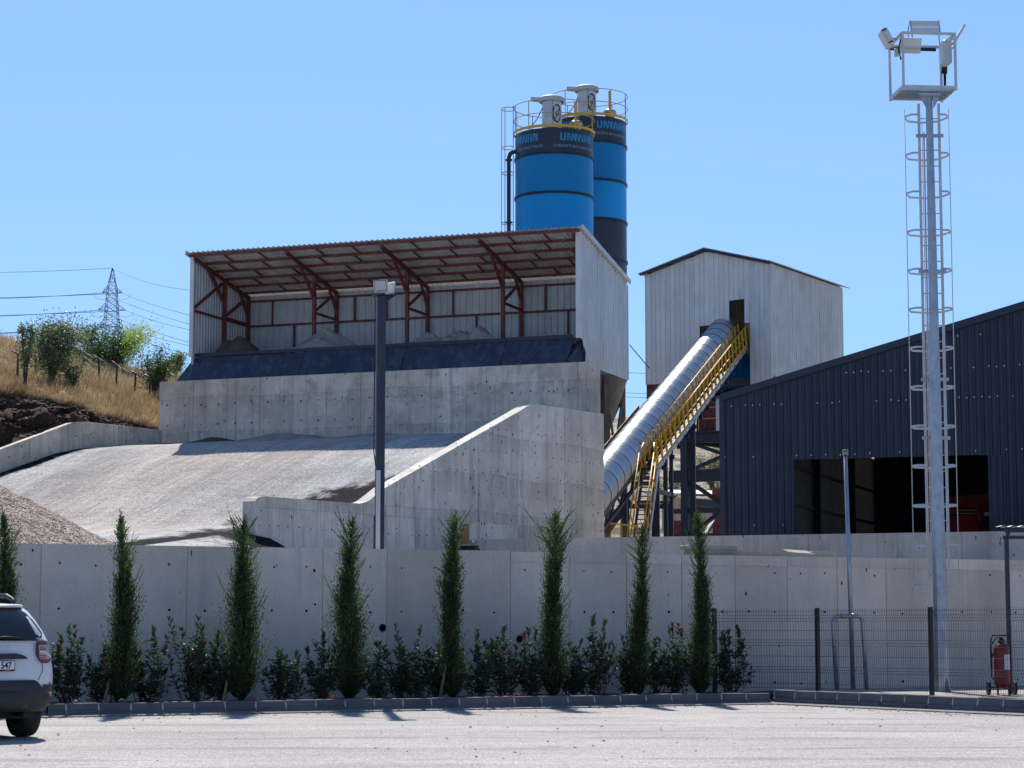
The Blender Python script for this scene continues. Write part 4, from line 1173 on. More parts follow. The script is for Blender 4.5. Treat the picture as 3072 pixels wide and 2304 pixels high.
# orange cross beams and low steel platform behind the stair
pl = thing("belt_drive_platform", "low dark steel platform with orange kick boards behind the yellow stair", "platform", tuple(at(1935, 1600, 88)))
def q(px, py, Y=88.0): return at(px, py, Y)
for (x0, x1, y0, y1, mt) in ((1893, 1970, 1428, 1440, 'rust'), (1893, 1965, 1444, 1456, 'rust'), (1905, 2008, 1503, 1511, 'rust'), (1880, 2010, 1512, 1526, 'dark_steel')):
    p0, p1 = q(x0, (y0 + y1) / 2), q(x1, (y0 + y1) / 2); h = (q(x0, y0) - q(x0, y1)).length
    beam(p0, p1, .1, h, "cross_beam", M[mt], pl)
p0, p1 = q(1880, 1519), q(2010, 1519)
for f in (.02, .5, .98):
    p = p0.lerp(p1, f); beam((p.x, p.y, 3.3), p, .14, .14, "post", M['dark_steel'], pl, up=(0, 1, 0)); beam((p.x, p.y + 1.6, 3.3), (p.x, p.y + 1.6, p.z), .14, .14, "post", M['dark_steel'], pl, up=(0, 1, 0))
MB().hexa([(p0.x, p0.y + .1, p0.z + .06), (p1.x, p1.y + .1, p1.z + .06), (p1.x, p1.y + 1.7, p1.z + .06), (p0.x, p0.y + 1.7, p0.z + .06), (p0.x, p0.y + .1, p0.z + .1), (p1.x, p1.y + .1, p1.z + .1), (p1.x, p1.y + 1.7, p1.z + .1), (p0.x, p0.y + 1.7, p0.z + .1)]).obj("deck", M['dark_steel'], pl)
beam(q(1815, 1600), q(1890, 1500), .12, .3, "inclined_chute", M['dark_steel'], pl)
# pale cabinet below the platform
cb = thing("control_cabin", "pale grey cabinet with a flat front below the dark platform", "cabin", tuple(at(1955, 1612, 90)))
p = at(1948, 1572, 90); MB().bbox((p.x, p.y, 3.95), (.75, 1.0, 1.3), .03).obj("cabinet_body", M['sheet_white'], cb)
p = at(1997, 1572, 90); MB().bbox((p.x, p.y, 4.1), (.28, .5, 1.6), .03).obj("cabinet_side", M['sheet_in'], cb)
# yellow mesh barrier beside the big wall
yb = thing("mesh_barrier", "low yellow mesh barrier between the ramp wall and the stair", "barrier", tuple(at(1860, 1612, 74)))
pa, pb_ = at(1812, 1612, 74), at(1912, 1612, 75.5)
for f in (0.0, .52, 1.0):
    p = pa.lerp(pb_, f); beam((p.x, p.y, 3.3), (p.x, p.y, 4.92 - f * .05), .05, .05, "post", M['yellow'], yb, up=(0, 1, 0))
for z in (4.88, 3.9): beam((pa.x, pa.y, z), (pb_.x, pb_.y, z - .05), .04, .05, "rail", M['yellow'], yb)
ms = MB()
for i in range(30):
    p = pa.lerp(pb_, (i + .5) / 30); ms.tube((p.x, p.y + .01, 3.9), (p.x, p.y + .01, 4.85), .005, n=4)
for i in range(12):
    z = 3.96 + i * .075; ms.tube((pa.x, pa.y + .012, z), (pb_.x, pb_.y + .012, z), .005, n=4)
ms.obj("wire_mesh", M['yellow'], yb)
# red lean-to with a pale roof far behind the steelwork
lt = thing("red_shelter", "dark red steel shelter with a pale flat roof behind the tower legs", "shelter", tuple(at(2080, 1600, 108)))
for x in (2032, 2090, 2150):
    p = at(x, 1550, 108); beam((p.x, p.y, 3.3), (p.x, p.y, 8.2 if x > 2100 else 6.6), .42, .3, "column", M['steel_red'], lt, up=(0, 1, 0))
for y0, y1 in ((1508, 1528), (1484, 1488)):
    a_, b_ = at(2065, (y0 + y1) / 2, 108), at(2200, (y0 + y1) / 2, 108); beam(a_, b_, .2, (y1 - y0) / 6500 * 108, "beam", M['steel_red'], lt)
a_, b_ = at(1985, 1482, 110), at(2175, 1486, 110)
MB().hexa([a_ + Vector((0, -1, -.12)), b_ + Vector((0, -1, -.12)), b_ + Vector((0, 3, .3)), a_ + Vector((0, 3, .3)), a_ + Vector((0, -1, 0)), b_ + Vector((0, -1, 0)), b_ + Vector((0, 3, .42)), a_ + Vector((0, 3, .42))]).obj("roof", M['sheet_white'], lt)
rib_sheet(at(1985, 1510, 111.5), (1, 0, 0), Z, (0, -1, 0), 0, 2.6, .3, K(-1.5), K(.25), rib=.05).obj("wall_sheet", M['sheet_in'], lt)
# ------------------------------------------------------------------ dark blue hall
NF = Fr((6.12, 63, 0), 20)
NW, ND, NE, NS, NB = 28.0, 24.0, 8.02, .262, 3.3
def ng(a): return NE + NS * (a if a < NW / 2 else NW - a)
hall = thing("steel_hall", "dark navy ribbed sheet hall with a wide open doorway", "building", tuple(NF(14, 12, NB)))
O0, O1, OT = 2.12, 7.66, 6.12
bounds = [0]
while bounds[-1] < O0 - 1.2: bounds.append(bounds[-1] + 1.06)
bounds.append(O0)
x = O0
while x < O1 - 1.2: x += 1.06; bounds.append(x)
bounds.append(O1)
x = O1
while x < NW - .1: x = min(NW, x + 1.06); bounds.append(x)
for i in range(len(bounds) - 1):
    a0, a1 = bounds[i], bounds[i + 1]
    bt = OT if O0 - .01 <= a0 < O1 - .01 else NB
    rib_sheet(NF(0, random.uniform(0, .006), 0), NF.u, Z, -NF.v, a0 + .002, a1 + .03, .212, K(bt + random.uniform(-.012, .012)), lambda s: ng(s) - .05, rib=.036, rw=.42).obj("cladding_sheet", M['sheet_navy'], hall)
# narrow folded door leaf at the right side of the doorway
rib_sheet(NF(0, -.05, 0), NF.u, Z, -NF.v, O1 - .02, O1 + .36, .19, K(NB), K(OT - .03), rib=.03).obj("door_jamb", M['sheet_navy'], hall)
for s0, s1 in ((0, NW / 2), (NW, NW / 2)):
    beam(NF(s0, -.06, ng(s0) - .02), NF(s1, -.06, ng(s1) - .02), .1, .2, "verge_trim", M['trim_navy'], hall)
NF.box(MB(), -.05, .1, -.07, -.04, NB, NE).obj("corner_trim", M['trim_navy'], hall)
NF.box(MB(), O0 - .06, O0, -.06, .1, NB, OT).obj("door_trim", M['trim_navy'], hall)
sc = MB()
for z in (4.25, 5.0 + 1.25, 7.75, 8.6, 9.5):
    a = .1
    while a < 12:
        if z < ng(a) - .3 and not (z < OT and O0 < a < O1) and random.random() < (.55 if z > 5 else .3):
            p = NF(a + .0, -.052, z + random.uniform(-.02, .02)); sc.box(p, (.032, .02, .032), NF.rz)
        a += .212 if z > 7 else .424
sc.obj("screws", M['white_metal'], hall, kind="stuff")
# other walls, roof, frames
b = 0
while b < ND - .05:
    b1 = min(b + 1.06, ND)
    rib_sheet(NF(.03, 0, 0), NF.v, Z, NF.u, b, b1, .3, K(NB), K(NE - .1), rib=.035, rw=.5).obj("side_sheet", M['sheet_in'], hall); b += 1.06
NF.box(MB(), 0, 7.2, ND, ND + .05, NB, 9.2).obj("back_wall", M['sheet_navy'], hall)
NF.box(MB(), 7.2, NW, ND, ND + .05, 7.2, 10.0).obj("back_wall", M['sheet_navy'], hall)
NF.box(MB(), 12.2, NW, ND + .002, ND + .052, NB, 7.19).obj("back_wall", M['sheet_navy'], hall)
MB().hexa([NF(NW - .03, 0, NB), NF(NW, 0, NB), NF(NW, ND, NB), NF(NW - .03, ND, NB), NF(NW - .03, 0, NE), NF(NW, 0, NE), NF(NW, ND, NE), NF(NW - .03, ND, NE)]).obj("side_wall", M['sheet_navy'], hall)
for s0, s1 in ((-.15, NW / 2), (NW + .15, NW / 2)):
    z0, z1 = ng(max(0, min(NW, s0))) - (.04 if s0 in (-.15, NW + .15) else 0), ng(s1)
    MB().hexa([NF(s0, -.1, z0), NF(s1, -.1, z1), NF(s1, ND, z1), NF(s0, ND, z0), NF(s0, -.1, z0 + .06), NF(s1, -.1, z1 + .06), NF(s1, ND, z1 + .06), NF(s0, ND, z0 + .06)]).obj("roof_slope", M['sheet_navy'], hall)
for b in (.3, 6.2, 12.2, 18.2, 23.6):
    NF.box(MB(), .08, .34, b - .13, b + .13, NB, NE - .2).obj("column", M['dark_steel'], hall)
    beam(NF(.2, b, NE - .35), NF(NW / 2, b, ng(NW / 2) - .35), .16, .36, "rafter", M['dark_steel'], hall)
    beam(NF(NW - .2, b, NE - .35), NF(NW / 2, b, ng(NW / 2) - .35), .16, .36, "rafter", M['dark_steel'], hall)
for z in (4.1, 5.35, 6.6): beam(NF(.12, .4, z), NF(.12, ND - .3, z), .08, .1, "girt", M['dark_steel'], hall)
p = NF(.22, 3.6, 5.95)
fl = thing("floodlight", "small dark floodlight on an arm inside the navy hall", "floodlight", tuple(p))
MB().beam(p, p + NF.u * .5 - Z * .12, .06, .06).obj("arm", M['galv'], fl)
m_ = Matrix.Rotation(NF.rz - .5, 3, 'Z') @ Matrix.Rotation(.7, 3, 'X')
MB().bbox(p + NF.u * .62 - Z * .15, (.34, .1, .42), .02, m_).obj("lamp_body", M['dark_steel'], fl)

# ------------------------------------------------------------------ red machine standing in the hall
rm = thing("red_machine", "red hopper machine with yellow and black stripes inside the navy hall", "machine", tuple(at(2880, 1600, 67)))
def rq(px, py, d=0.0): return at(px, py, 66.5 + d)
def slabp(pts, dep, name, mat, d=0.0):
    return MB().prism([rq(x, y, d) for x, y in pts], (0.1, dep, 0)).obj(name, mat, rm)
slabp([(2843, 1545), (2935, 1545), (2948, 1586), (2848, 1586)], 2.2, "lower_hopper", M['red_paint'], -.15)
slabp([(2835, 1500), (2962, 1494), (2962, 1548), (2838, 1548)], 2.4, "upper_body", M['red_paint'])
slabp([(2828, 1583), (2965, 1583), (2965, 1640), (2828, 1640)], 2.6, "chassis", M['red_paint'], -.3)
slabp([(2835, 1490), (2968, 1482), (2968, 1495), (2835, 1501)], 2.5, "top_rim", M['steel_red'], .05)
for y, m_, nm in ((1526, 'ink', "black_stripe"), (1531, 'rail_tan', "yellow_stripe"), (1536, 'ink', "black_stripe"), (1540, 'rail_tan', "yellow_stripe"), (1544, 'ink', "black_stripe")):
    slabp([(2850, y - 2), (2930, y - 2), (2930, y + 2), (2850, y + 2)], .02, nm, M[m_], -.03 - .004 * (1544 - y))
beam(rq(2842, 1540, -.3), rq(2890, 1502, -.3), .2, .2, "hydraulic_arm", M['red_paint'], rm)
beam(rq(2930, 1510, -.25), rq(2942, 1590, -.25), .1, .1, "frame_post", M['steel_red'], rm, up=(0, 1, 0))
slabp([(2952, 1536), (2974, 1536), (2974, 1548), (2952, 1548)], .03, "number_board", M['galv_matte'], -.2)
slabp([(2946, 1550), (2975, 1550), (2968, 1590), (2950, 1590)], .6, "hose_bundle", M['black'], -.25)
for x in (2838, 2950):
    c = rq(x, 1640, .3); MB().tube(c - Vector((0, .3, 0)), c + Vector((0, .1, 0)), .5, n=20).obj("wheel", M['tyre'], rm)

# ------------------------------------------------------------------ kerb and planting bed
KX0, KY0 = -6.98, 32.5
KC = Vector((4.55, 38.35, 0))                        # corner
kd = Vector((1, .4876, 0)).normalized(); kd2 = Vector((3.35, -5.1, 0)).normalized()
kerb = thing("kerb", "grey precast kerb stones edging the planting bed", None, tuple(KC), kind="structure")
def kerb_stone_mesh(L, h, name):
    """front face towards -y, length along +x from 0"""
    mb = MB(); g = .012
    prof = [(0.0, 0.0), (0.0, h * .42), (.035, h * .48), (.045, h * .96), (.06, h), (.16, h), (.16, 0.0)]
    loops = [[(x, y, z) for y, z in prof] for x in (g, L - g)]
    mb.loft(loops, caps=True, smooth=False)
    return mb.mesh(name, M['kerb'])
kl = .5
km1, km2 = kerb_stone_mesh(kl, .2, "kerb_stone"), kerb_stone_mesh(.545, .25, "kerb_stone")
def run_kerb(p0, d, L, n, me, h):
    ang = math.atan2(d.y, d.x); nn = Vector((-d.y, d.x, 0))
    mt = MB()
    for i in range(n):
        p = p0 + d * (L * i)
        link_mesh("kerb_stone", me, kerb, loc=p - KC + Vector((0, 0, random.uniform(-.006, .006))), rot=(random.uniform(-.02, .02), 0, ang + random.uniform(-.004, .004)))
        mt.hexa([p - d * .013 + nn * .006, p + d * .013 + nn * .006, p + d * .013 + nn * .15, p - d * .013 + nn * .15, p - d * .013 + nn * .05 + Z * (h - .012), p + d * .013 + nn * .05 + Z * (h - .012), p + d * .013 + nn * .15 + Z * (h - .012), p - d * .013 + nn * .15 + Z * (h - .012)])
    mt.obj("mortar_joints", M['mortar'], kerb, kind="stuff")
    a, b = p0, p0 + d * (L * n)
    MB().hexa([a - nn * .16 + Z * .004, b - nn * .16 + Z * .004, b + nn * .012 + Z * .004, a + nn * .012 + Z * .004, a - nn * .16 + Z * .018, b - nn * .16 + Z * .018, b + nn * .012 + Z * .045, a + nn * .012 + Z * .045]).obj("kerb_footing", M['kerb_low'], kerb)
n1 = 34
run_kerb(KC - kd * (kl * n1), kd, kl, n1, km1, .2)
run_kerb(KC + kd * .02, kd2, .545, 18, km2, .25)
k0 = KC - kd * (kl * n1)
bd = [k0 + Vector((-.07, .14, 0)), KC + Vector((-.07, .15, 0)), FW(wall_s(2330), -.02, 0), FW(wall_s(-700), -.02, 0)]
gx = []
for i in range(60):
    a_, b_ = bd[0].lerp(bd[1], i / 59), bd[3].lerp(bd[2], i / 59)
    gx.append([a_.lerp(b_, j / 10) + Z * (.13 + .05 * fbm(a_.lerp(b_, j / 10).x * 2, a_.lerp(b_, j / 10).y * 2, 3) * (0 if j == 0 else 1)) for j in range(11)])
MB().grid(gx).obj("planting_bed", M['soil'], kind="structure", label="strip of soil between kerb and front wall")
k2 = KC + kd2 * (.545 * 18)
poly_obj("gravel_strip", [tuple(KC + Vector((.05, .16, .17))), tuple(k2 + Vector((.15, .1, .17))), (16, 33, .17), (15, 45, .17), tuple(FW(wall_s(3560), -.02, .17)), tuple(FW(wall_s(2330), -.02, .17))], M['yard'], kind="structure", label="paved strip behind the wire fence")

# loose grit along the kerb
def rocks(n, pos_fn, smin, smax, seed=1, flat=.7):
    r_ = np.random.default_rng(seed)
    base = np.array([(1, 0, 0), (.3, .9, 0), (-.8, .55, 0), (-.75, -.6, 0), (.35, -.9, 0), (.1, .1, .8), (-.1, -.05, -.7)], float)
    Fb = np.array([(0, 1, 5), (1, 2, 5), (2, 3, 5), (3, 4, 5), (4, 0, 5), (1, 0, 6), (2, 1, 6), (3, 2, 6), (4, 3, 6), (0, 4, 6)])
    V, F = [], []
    P_ = [pos_fn(r_) for _ in range(n)]
    for i, p in enumerate(P_):
        s = smin + (smax - smin) * r_.random() ** 2.2
        q = base * r_.uniform(.7, 1.25, base.shape) * s; q[:, 2] *= flat
        a = r_.uniform(0, 6.28); ca, sa_ = math.cos(a), math.sin(a)
        q = np.stack([q[:, 0] * ca - q[:, 1] * sa_, q[:, 0] * sa_ + q[:, 1] * ca, q[:, 2]], 1) + np.array(p)
        V.append(q); F.append(Fb + 7 * i)
    return np.concatenate(V), np.concatenate(F)
def gritpos(r_):
    if r_.random() < .75:
        t = r_.random(); p = k0.lerp(KC, t) if r_.random() < .6 else KC.lerp(k2, r_.random()); d = -abs(r_.normal(0, .45)) - .12
        return (p.x + .3 * d, p.y + d, .006)
    return (r_.uniform(-7, 8), r_.uniform(22, 36), .005)
V, F = rocks(900, gritpos, .006, .028, 5)
np_obj("grit", V, F, M['stone_red'], kind="stuff", label="loose grit scattered along the kerb")

# ------------------------------------------------------------------ gravel heap
gc = Vector((-11.35, 42.3, 2.45)); gr_, gh = 4.55, 2.3
def gz(x, y):
    d = math.hypot(x - gc.x, y - gc.y); f = max(0, 1 - d / gr_)
    return gc.z + gh * (f - .06 * math.exp(-(d / .5) ** 2)) + .06 * fbm(x * 1.3, y * 1.3, 3, 4) * min(1, f * 5)
rows = []
for i in range(40):
    r = gr_ * i / 39; rows.append([(gc.x + r * math.cos(a), gc.y + r * math.sin(a), gz(gc.x + r * math.cos(a), gc.y + r * math.sin(a))) for a in [2 * math.pi * k / 72 for k in range(73)]])
heap = MB().grid(rows).obj("gravel_heap", M['stone_red'], loc=tuple(gc), kind="stuff", label="heap of pinkish crushed gravel behind the front wall beside the ramp", cat="gravel heap")
def heappos(r_):
    a = r_.uniform(-2.6, .6); r = gr_ * math.sqrt(r_.random()) * 1.02
    x, y = gc.x + r * math.cos(a), gc.y + r * math.sin(a)
    return (x, y, gz(x, y) + .005)
V, F = rocks(30000, heappos, .012, .036, 6, .8)
k = N("crushed stone"); ri = k.n("ShaderNodeNewGeometry").outputs["Random Per Island"]
M['stones'] = k.fin(k.ramp(ri, [(0, lin("8f7d6d")), (.3, lin("b9a592")), (.7, lin("cfbcac")), (1, lin("e4d8cc"))]), .9, spec=.25)
np_obj("gravel", V, F, M['stones'], kind="stuff", label="loose crushed stones on the gravel heap")

# ------------------------------------------------------------------ slabs, sheets and board behind the front wall
sg = "precast slabs lying behind the front wall"
for x0, x1, yt, yb, lb in ((2055, 2196, 1638, 1649, "pale precast slab lying on top of the dark slab"), (2068, 2218, 1650, 1676, "dark thick precast slab under the pale one"),
                           (2212, 2300, 1656, 1676, "rough edged precast slab next to the stacked pair"), (2296, 2364, 1657, 1676, "short mid grey precast slab in the row"),
                           (2362, 2432, 1655, 1676, "tilted precast slab with a bright sunlit top"), (2424, 2492, 1655, 1676, "last slab of the row, by the thin steel pole")):
    xm = (x0 + x1) / 2; k_ = (xm - 1536) / FPX
    Y = (WY0 - WSL * WX0) / (1 - WSL * k_) + .75
    p0, p1 = at(x0, yt, Y), at(x1, yt, Y)
    zt_, zb_ = p0.z, at(x0, yb, Y).z
    ln = (p1 - p0).length
    m_ = Matrix.Rotation(R(-WANG) * .6, 3, 'Z') @ Matrix.Rotation(.05 if "tilted" in lb else random.uniform(-.03, .03), 3, 'Y') @ Matrix.Rotation(.16 if "tilted" in lb else 0, 3, 'X')
    c = (p0 + p1) / 2
    MB().bbox((0, 0, 0), (ln / .9, .5, zt_ - zb_ + .01), .012, m_).obj("concrete_slab", M['slab'], local=True, loc=(c.x, c.y, (zt_ + zb_) / 2), label=lb, cat="slab", group=sg)
# plinth the slabs rest on
p0, p1 = FW(wall_s(2050), .5, 2.45), FW(wall_s(2500), .5, 2.45)
MB().beam(p0 + Z * .06 + FW.v * .3, p1 + Z * .06 + FW.v * .3, .6, .26).obj("timber_bearer", M['wood'], label="timber bearer under the row of precast slabs", cat="timber")
pb_ = at(1393, 1602, 61.8)
MB().bbox((0, 0, 0), (.33, .05, .6), .005, Matrix.Rotation(R(-rw_ang) * -.6, 3, 'Z')).obj("plywood_board", M['ply'], local=True, loc=tuple(pb_), label="brown plywood board standing against the big ramp wall", cat="board")
MB().bbox((0, 0, 0), (.09, .3, .6), .004).obj("concrete_block", M['conc_big'], local=True, loc=tuple(at(1419, 1598, 61.9)), label="narrow pale concrete pier beside the plywood board", cat="block")
for i, lb in enumerate(("topmost black rubber mat of the stack under the plywood board", "second black rubber mat from the top of the stack", "third black rubber mat from the top of the stack", "lowest visible black rubber mat of the stack")):
    c = at(1404 + (2 if i % 2 else -2), 1640 + i * 9, 61)
    MB().bbox((0, 0, 0), (.5 - .03 * (i % 2), .6, .065), .01, Matrix.Rotation(.3 + .05 * i, 3, 'Z')).obj("rubber_mat", M['black'], local=True, loc=tuple(c), label=lb, cat="mat", group="black mats stacked by the ramp wall")
c = at(1404, 1676, 61)
MB().box((0, 0, 0), (.4, .5, .75)).obj("pallet_block", M['wood'], local=True, loc=(c.x, c.y, c.z - .42), label="wooden block carrying the stack of black mats", cat="block")
# ------------------------------------------------------------------ wire fence
fp = [at(2145, 2070, 40.2), at(2455, 2067, 39.3), at(2796, 2076, 37.3)]
fdir = (fp[2] - fp[1]); fdir.z = 0; fdir.normalize()
fp = [Vector((p.x, p.y, .17)) for p in fp] + [Vector((fp[2].x, fp[2].y, .17)) + fdir * 2.55, Vector((fp[2].x, fp[2].y, .17)) + fdir * 5.1]
fence = thing("wire_fence", "black welded wire fence with square posts standing on the kerbed strip", "fence", tuple(fp[1]))
for p in fp: MB().bbox((p.x, p.y, p.z + .75), (.07, .07, 1.54), .006, Matrix.Rotation(-.9, 3, 'Z')).obj("fence_post", M['fence'], fence)
for a, b in zip(fp, fp[1:]):
    L = (b - a).length; d = (b - a) / L; nn = Vector((d.y, -d.x, 0))
    mb = MB(); n = int(L / .05)
    zz = [.06, .36, .41, .46, .84, .89, .94, 1.28, 1.33, 1.38, 1.5]; oo = [0, 0, .045, 0, 0, .045, 0, 0, .045, 0, 0]
    for i in range(1, n):
        p = a + d * (L * i / n)
        mb.path([p + Z * z + nn * o for z, o in zip(zz, oo)], .0031, 4, caps=False)
    for z in (.08, .16, .36, .46, .65, .84, .94, 1.11, 1.28, 1.38, 1.46):
        mb.tube(a + Z * z + nn * -.006, b + Z * z + nn * -.006, .0034, n=5)
    for z in (.41, .89, 1.33): mb.tube(a + Z * z + nn * .04, b + Z * z + nn * .04, .0034, n=5)
    mb.obj("wire_panel", M['fence'], fence)

# ------------------------------------------------------------------ floodlight mast
mp = at(2826, 2076, 40.0); mp.z = .15
mast = thing("floodlight_mast", "tall tapered galvanised floodlight mast with a caged ladder and lamp basket", "mast", tuple(mp))
MH = 11.28
mb = MB()
mb.lathe([(.142, .02), (.068, MH - mp.z)], mp, 8, a0=R(10), a1=R(370), smooth=False); mb.obj("pole", M['galv'], mast)
MB().lathe([(.24, 0), (.24, .03), (.15, .03)], mp, 20, smooth=False).obj("base_plate", M['galv'], mast)
for k in range(4): MB().prism([mp + Vector((.13 * math.cos(R(90 * k + 32)), .13 * math.sin(R(90 * k + 32)), .03)), mp + Vector((.23 * math.cos(R(90 * k + 32)), .23 * math.sin(R(90 * k + 32)), .03)), mp + Vector((.13 * math.cos(R(90 * k + 32)), .13 * math.sin(R(90 * k + 32)), .28))], (.008, .008, 0)).obj("gusset", M['galv'], mast)
for z in (4.9, 8.2): MB().lathe([(.142 - .074 * z / 11.1 + .004, z), (.142 - .074 * z / 11.1 + .004, z + .05)], mp, 8, a0=R(10), a1=R(370), smooth=False).obj("pole_joint", M['galv'], mast)
MX, MY = mp.x, mp.y
LY = MY + .34; LX = MX + .055
def lean(z): return LX - .025 * 0
for dx in (-.19, .19): MB().beam((LX + dx, LY, 2.2), (LX + dx, LY, MH - .05), .05, .03, up=(0, 1, 0)).obj("ladder_rail", M['galv_matte'], mast)
MB().tube((LX - .1, LY + .02, 2.3), (LX - .1, LY + .02, MH - .6), .018, n=6).obj("cable_conduit", M['galv_matte'], mast)
z = 2.4; k = 0
while z < MH - .1:
    MB().tube((LX - .19, LY, z), (LX + .19, LY, z), .011, n=5).obj("rung", M['galv_matte'], mast); z += .305
for i in range(13):
    z = 2.12 + i * .742
    if z > MH: break
    pts = [(LX - .19, LY), (LX - .33, LY + .02), (LX - .42, LY + .22), (LX - .3, LY + .58), (LX, LY + .7), (LX + .3, LY + .58), (LX + .42, LY + .22), (LX + .33, LY + .02), (LX + .19, LY)]
    mb = MB()
    for (x0, y0), (x1, y1) in zip(pts, pts[1:]): mb.beam((x0, y0, z), (x1, y1, z), .008, .038)
    mb.obj("cage_hoop", M['galv_matte'], mast)
for x, y in ((LX - .42, LY + .22), (LX + .42, LY + .22), (LX, LY + .705)): MB().tube((x, y, 2.1), (x, y, MH - .1), .009, n=5).obj("cage_bar", M['galv_matte'], mast)
for z in (4.85, 5.95, 8.0, 10.6):
    MB().beam((LX - .26, LY - .04, z), (LX + .26, LY - .04, z), .04, .06).obj("ladder_bracket", M['galv'], mast)
    MB().beam((MX, MY, z), (MX, LY, z), .04, .05).obj("bracket_arm", M['galv'], mast)
# basket
BK = Fr((MX - .09, MY + .12, 0), -5)
bz0, bz1 = MH + .1, MH + 1.13
hw, hd = .5, .47
cs = [(-hw, -hd), (hw, -hd), (hw, hd), (-hw, hd)]
for a, b in cs: beam(BK(a, b, bz0 - .05), BK(a, b, bz1), .042, .042, "basket_post", M['galv_matte'], mast, up=BK.u)
for (a0, b0), (a1, b1) in zip(cs, cs[1:] + cs[:1]):
    for z, h in ((bz0, .055), (bz1, .042)): beam(BK(a0, b0, z), BK(a1, b1, z), .05, h, "basket_rail", M['galv_matte'], mast)
for b in (-.18, .05, .24): beam(BK(-hw, b, bz0 - .03), BK(hw, b, bz0 - .03), .05, .05, "floor_bearer", M['galv'], mast)
gm = MB()
for i in range(26): gm.beam(BK(-hw + .02 + i * .038, -hd, bz0 + .01), BK(-hw + .02 + i * .038, hd, bz0 + .01), .006, .025)
gm.obj("floor_grating", M['galv'], mast, kind="stuff")
for s_ in (-1, 1): MB().prism([(MX + s_ * .06, MY - .08, MH - .25), (MX + s_ * .06, MY - .08, MH + .03), (MX + s_ * .2, MY - .08, MH + .03), (MX + s_ * .12, MY - .08, MH - .15)], (0, .012, 0)).obj("gusset", M['galv'], mast)
MB().beam((MX - .2, MY, MH), (MX + .2, MY, MH), .3, .03).obj("head_plate", M['galv'], mast)
beam(BK(-hw, hd - .02, bz1 - .06), BK(hw - .1, hd - .02, bz1 - .06), .05, .05, "cable_bundle", M['black'], mast)
def bar_lamp(name, c, M3, wd, parent, n=2, tilt_gap=.16):
    for i in range(n):
        off = M3 @ Vector((0, 0, (i - (n - 1) / 2) * tilt_gap))
        MB().bbox(Vector(c) + off, (wd, .05, .125), .008, M3).obj("lamp_bar", M['white_metal'], parent)
        MB().bbox(Vector(c) + off + M3 @ Vector((0, .03, 0)), (wd - .04, .012, .1), .003, M3).obj("lamp_lens", M['lens'], parent)
    for s_ in (-1, 1): MB().bbox(Vector(c) + M3 @ Vector((s_ * (wd / 2 + .006), 0, 0)), (.012, .06, .15 * n), .003, M3).obj("lamp_end_plate", M['galv'], parent)
c = BK(.22, hd + .05, bz1 + .4)
bar_lamp("a", c, Matrix.Rotation(BK.rz * .3, 3, 'Z') @ Matrix.Rotation(-.35, 3, 'X'), .54, mast)
for s_ in (-.26, .26): beam(c + Vector((s_, 0, -.02)), BK(s_ + .22, hd, bz1), .02, .02, "lamp_bracket", M['galv'], mast)
MB().path([c + Vector((-.3, -.02, .1)), c + Vector((-.34, -.02, -.12)), BK(-.1, hd, bz1)], .009, 5).obj("lamp_cable", M['black'], mast)
c = BK(-.26, -.1, bz1 - .14)
MB().bbox(c, (.42, .06, .3), .015, Matrix.Rotation(BK.rz, 3, 'Z') @ Matrix.Rotation(.5, 3, 'X')).obj("floodlight", M['white_metal'], mast)
MB().bbox(c + Vector((0, -.03, -.1)), (.4, .03, .06), .006, Matrix.Rotation(BK.rz, 3, 'Z') @ Matrix.Rotation(.5, 3, 'X')).obj("floodlight_face", M['lens'], mast)
c = BK(-hw - .2, -.05, bz1 + .0)
m_ = Matrix.Rotation(R(8), 3, 'Z') @ Matrix.Rotation(R(28), 3, 'Y')
m_ = Matrix.Rotation(R(-28), 3, 'Y')
MB().bbox(c, (.12, .4, .34), .012, m_).obj("floodlight", M['white_metal'], mast)
MB().bbox(c + m_ @ Vector((-.05, -.205, 0)), (.05, .012, .28), .004, m_).obj("floodlight_face", M['lens'], mast)
for z in (-.13, .13): MB().bbox(c + m_ @ Vector((-.02, -.206, z)), (.1, .012, .03), .004, m_).obj("lamp_gap", M['black'], mast)
beam(c + Vector((.08, 0, 0)), BK(-hw, -.1, bz1 - .02), .03, .03, "lamp_bracket", M['galv'], mast); beam(c + Vector((.08, .1, .02)), BK(-hw, .25, bz1 - .1), .03, .03, "lamp_bracket", M['galv'], mast)
c = BK(hw + .2, -.05, bz1 + .1); m_ = Matrix.Rotation(R(32), 3, 'Y')
MB().bbox(c, (.05, .4, .36), .01, m_).obj("floodlight", M['white_metal'], mast)
beam(c + Vector((-.03, 0, -.06)), BK(hw, -.1, bz1 - .02), .03, .03, "lamp_bracket", M['galv'], mast)
beam(c + Vector((-.06, 0, -.16)), BK(hw, -.1, bz1 - .25), .03, .03, "lamp_bracket", M['galv'], mast)
MB().bbox(BK(hw - .1, -.2, bz1 - .3), (.16, .3, .46), .02, Matrix.Rotation(BK.rz, 3, 'Z')).obj("control_box", M['galv_matte'], mast)
MB().bbox(BK(hw - .186, -.2, bz1 - .3), (.012, .26, .42), .004, Matrix.Rotation(BK.rz, 3, 'Z')).obj("box_lid", M['white_metal'], mast)
MB().path([BK(hw - .03, .1, bz1 - .02), BK(hw - .03, .1, bz1 - .4), BK(hw - .05, .1, bz1 - .62), BK(hw - .03, .12, bz1 - .5), BK(hw - .03, .14, bz1 - 1.0)], [.05, .05, .06, .03, .02], 7).obj("cable_bundle", M['black'], mast)
MB().bbox(BK(-hw, -.02, bz1 - .26), (.08, .06, .16), .01).obj("junction_box", M['galv_matte'], mast)
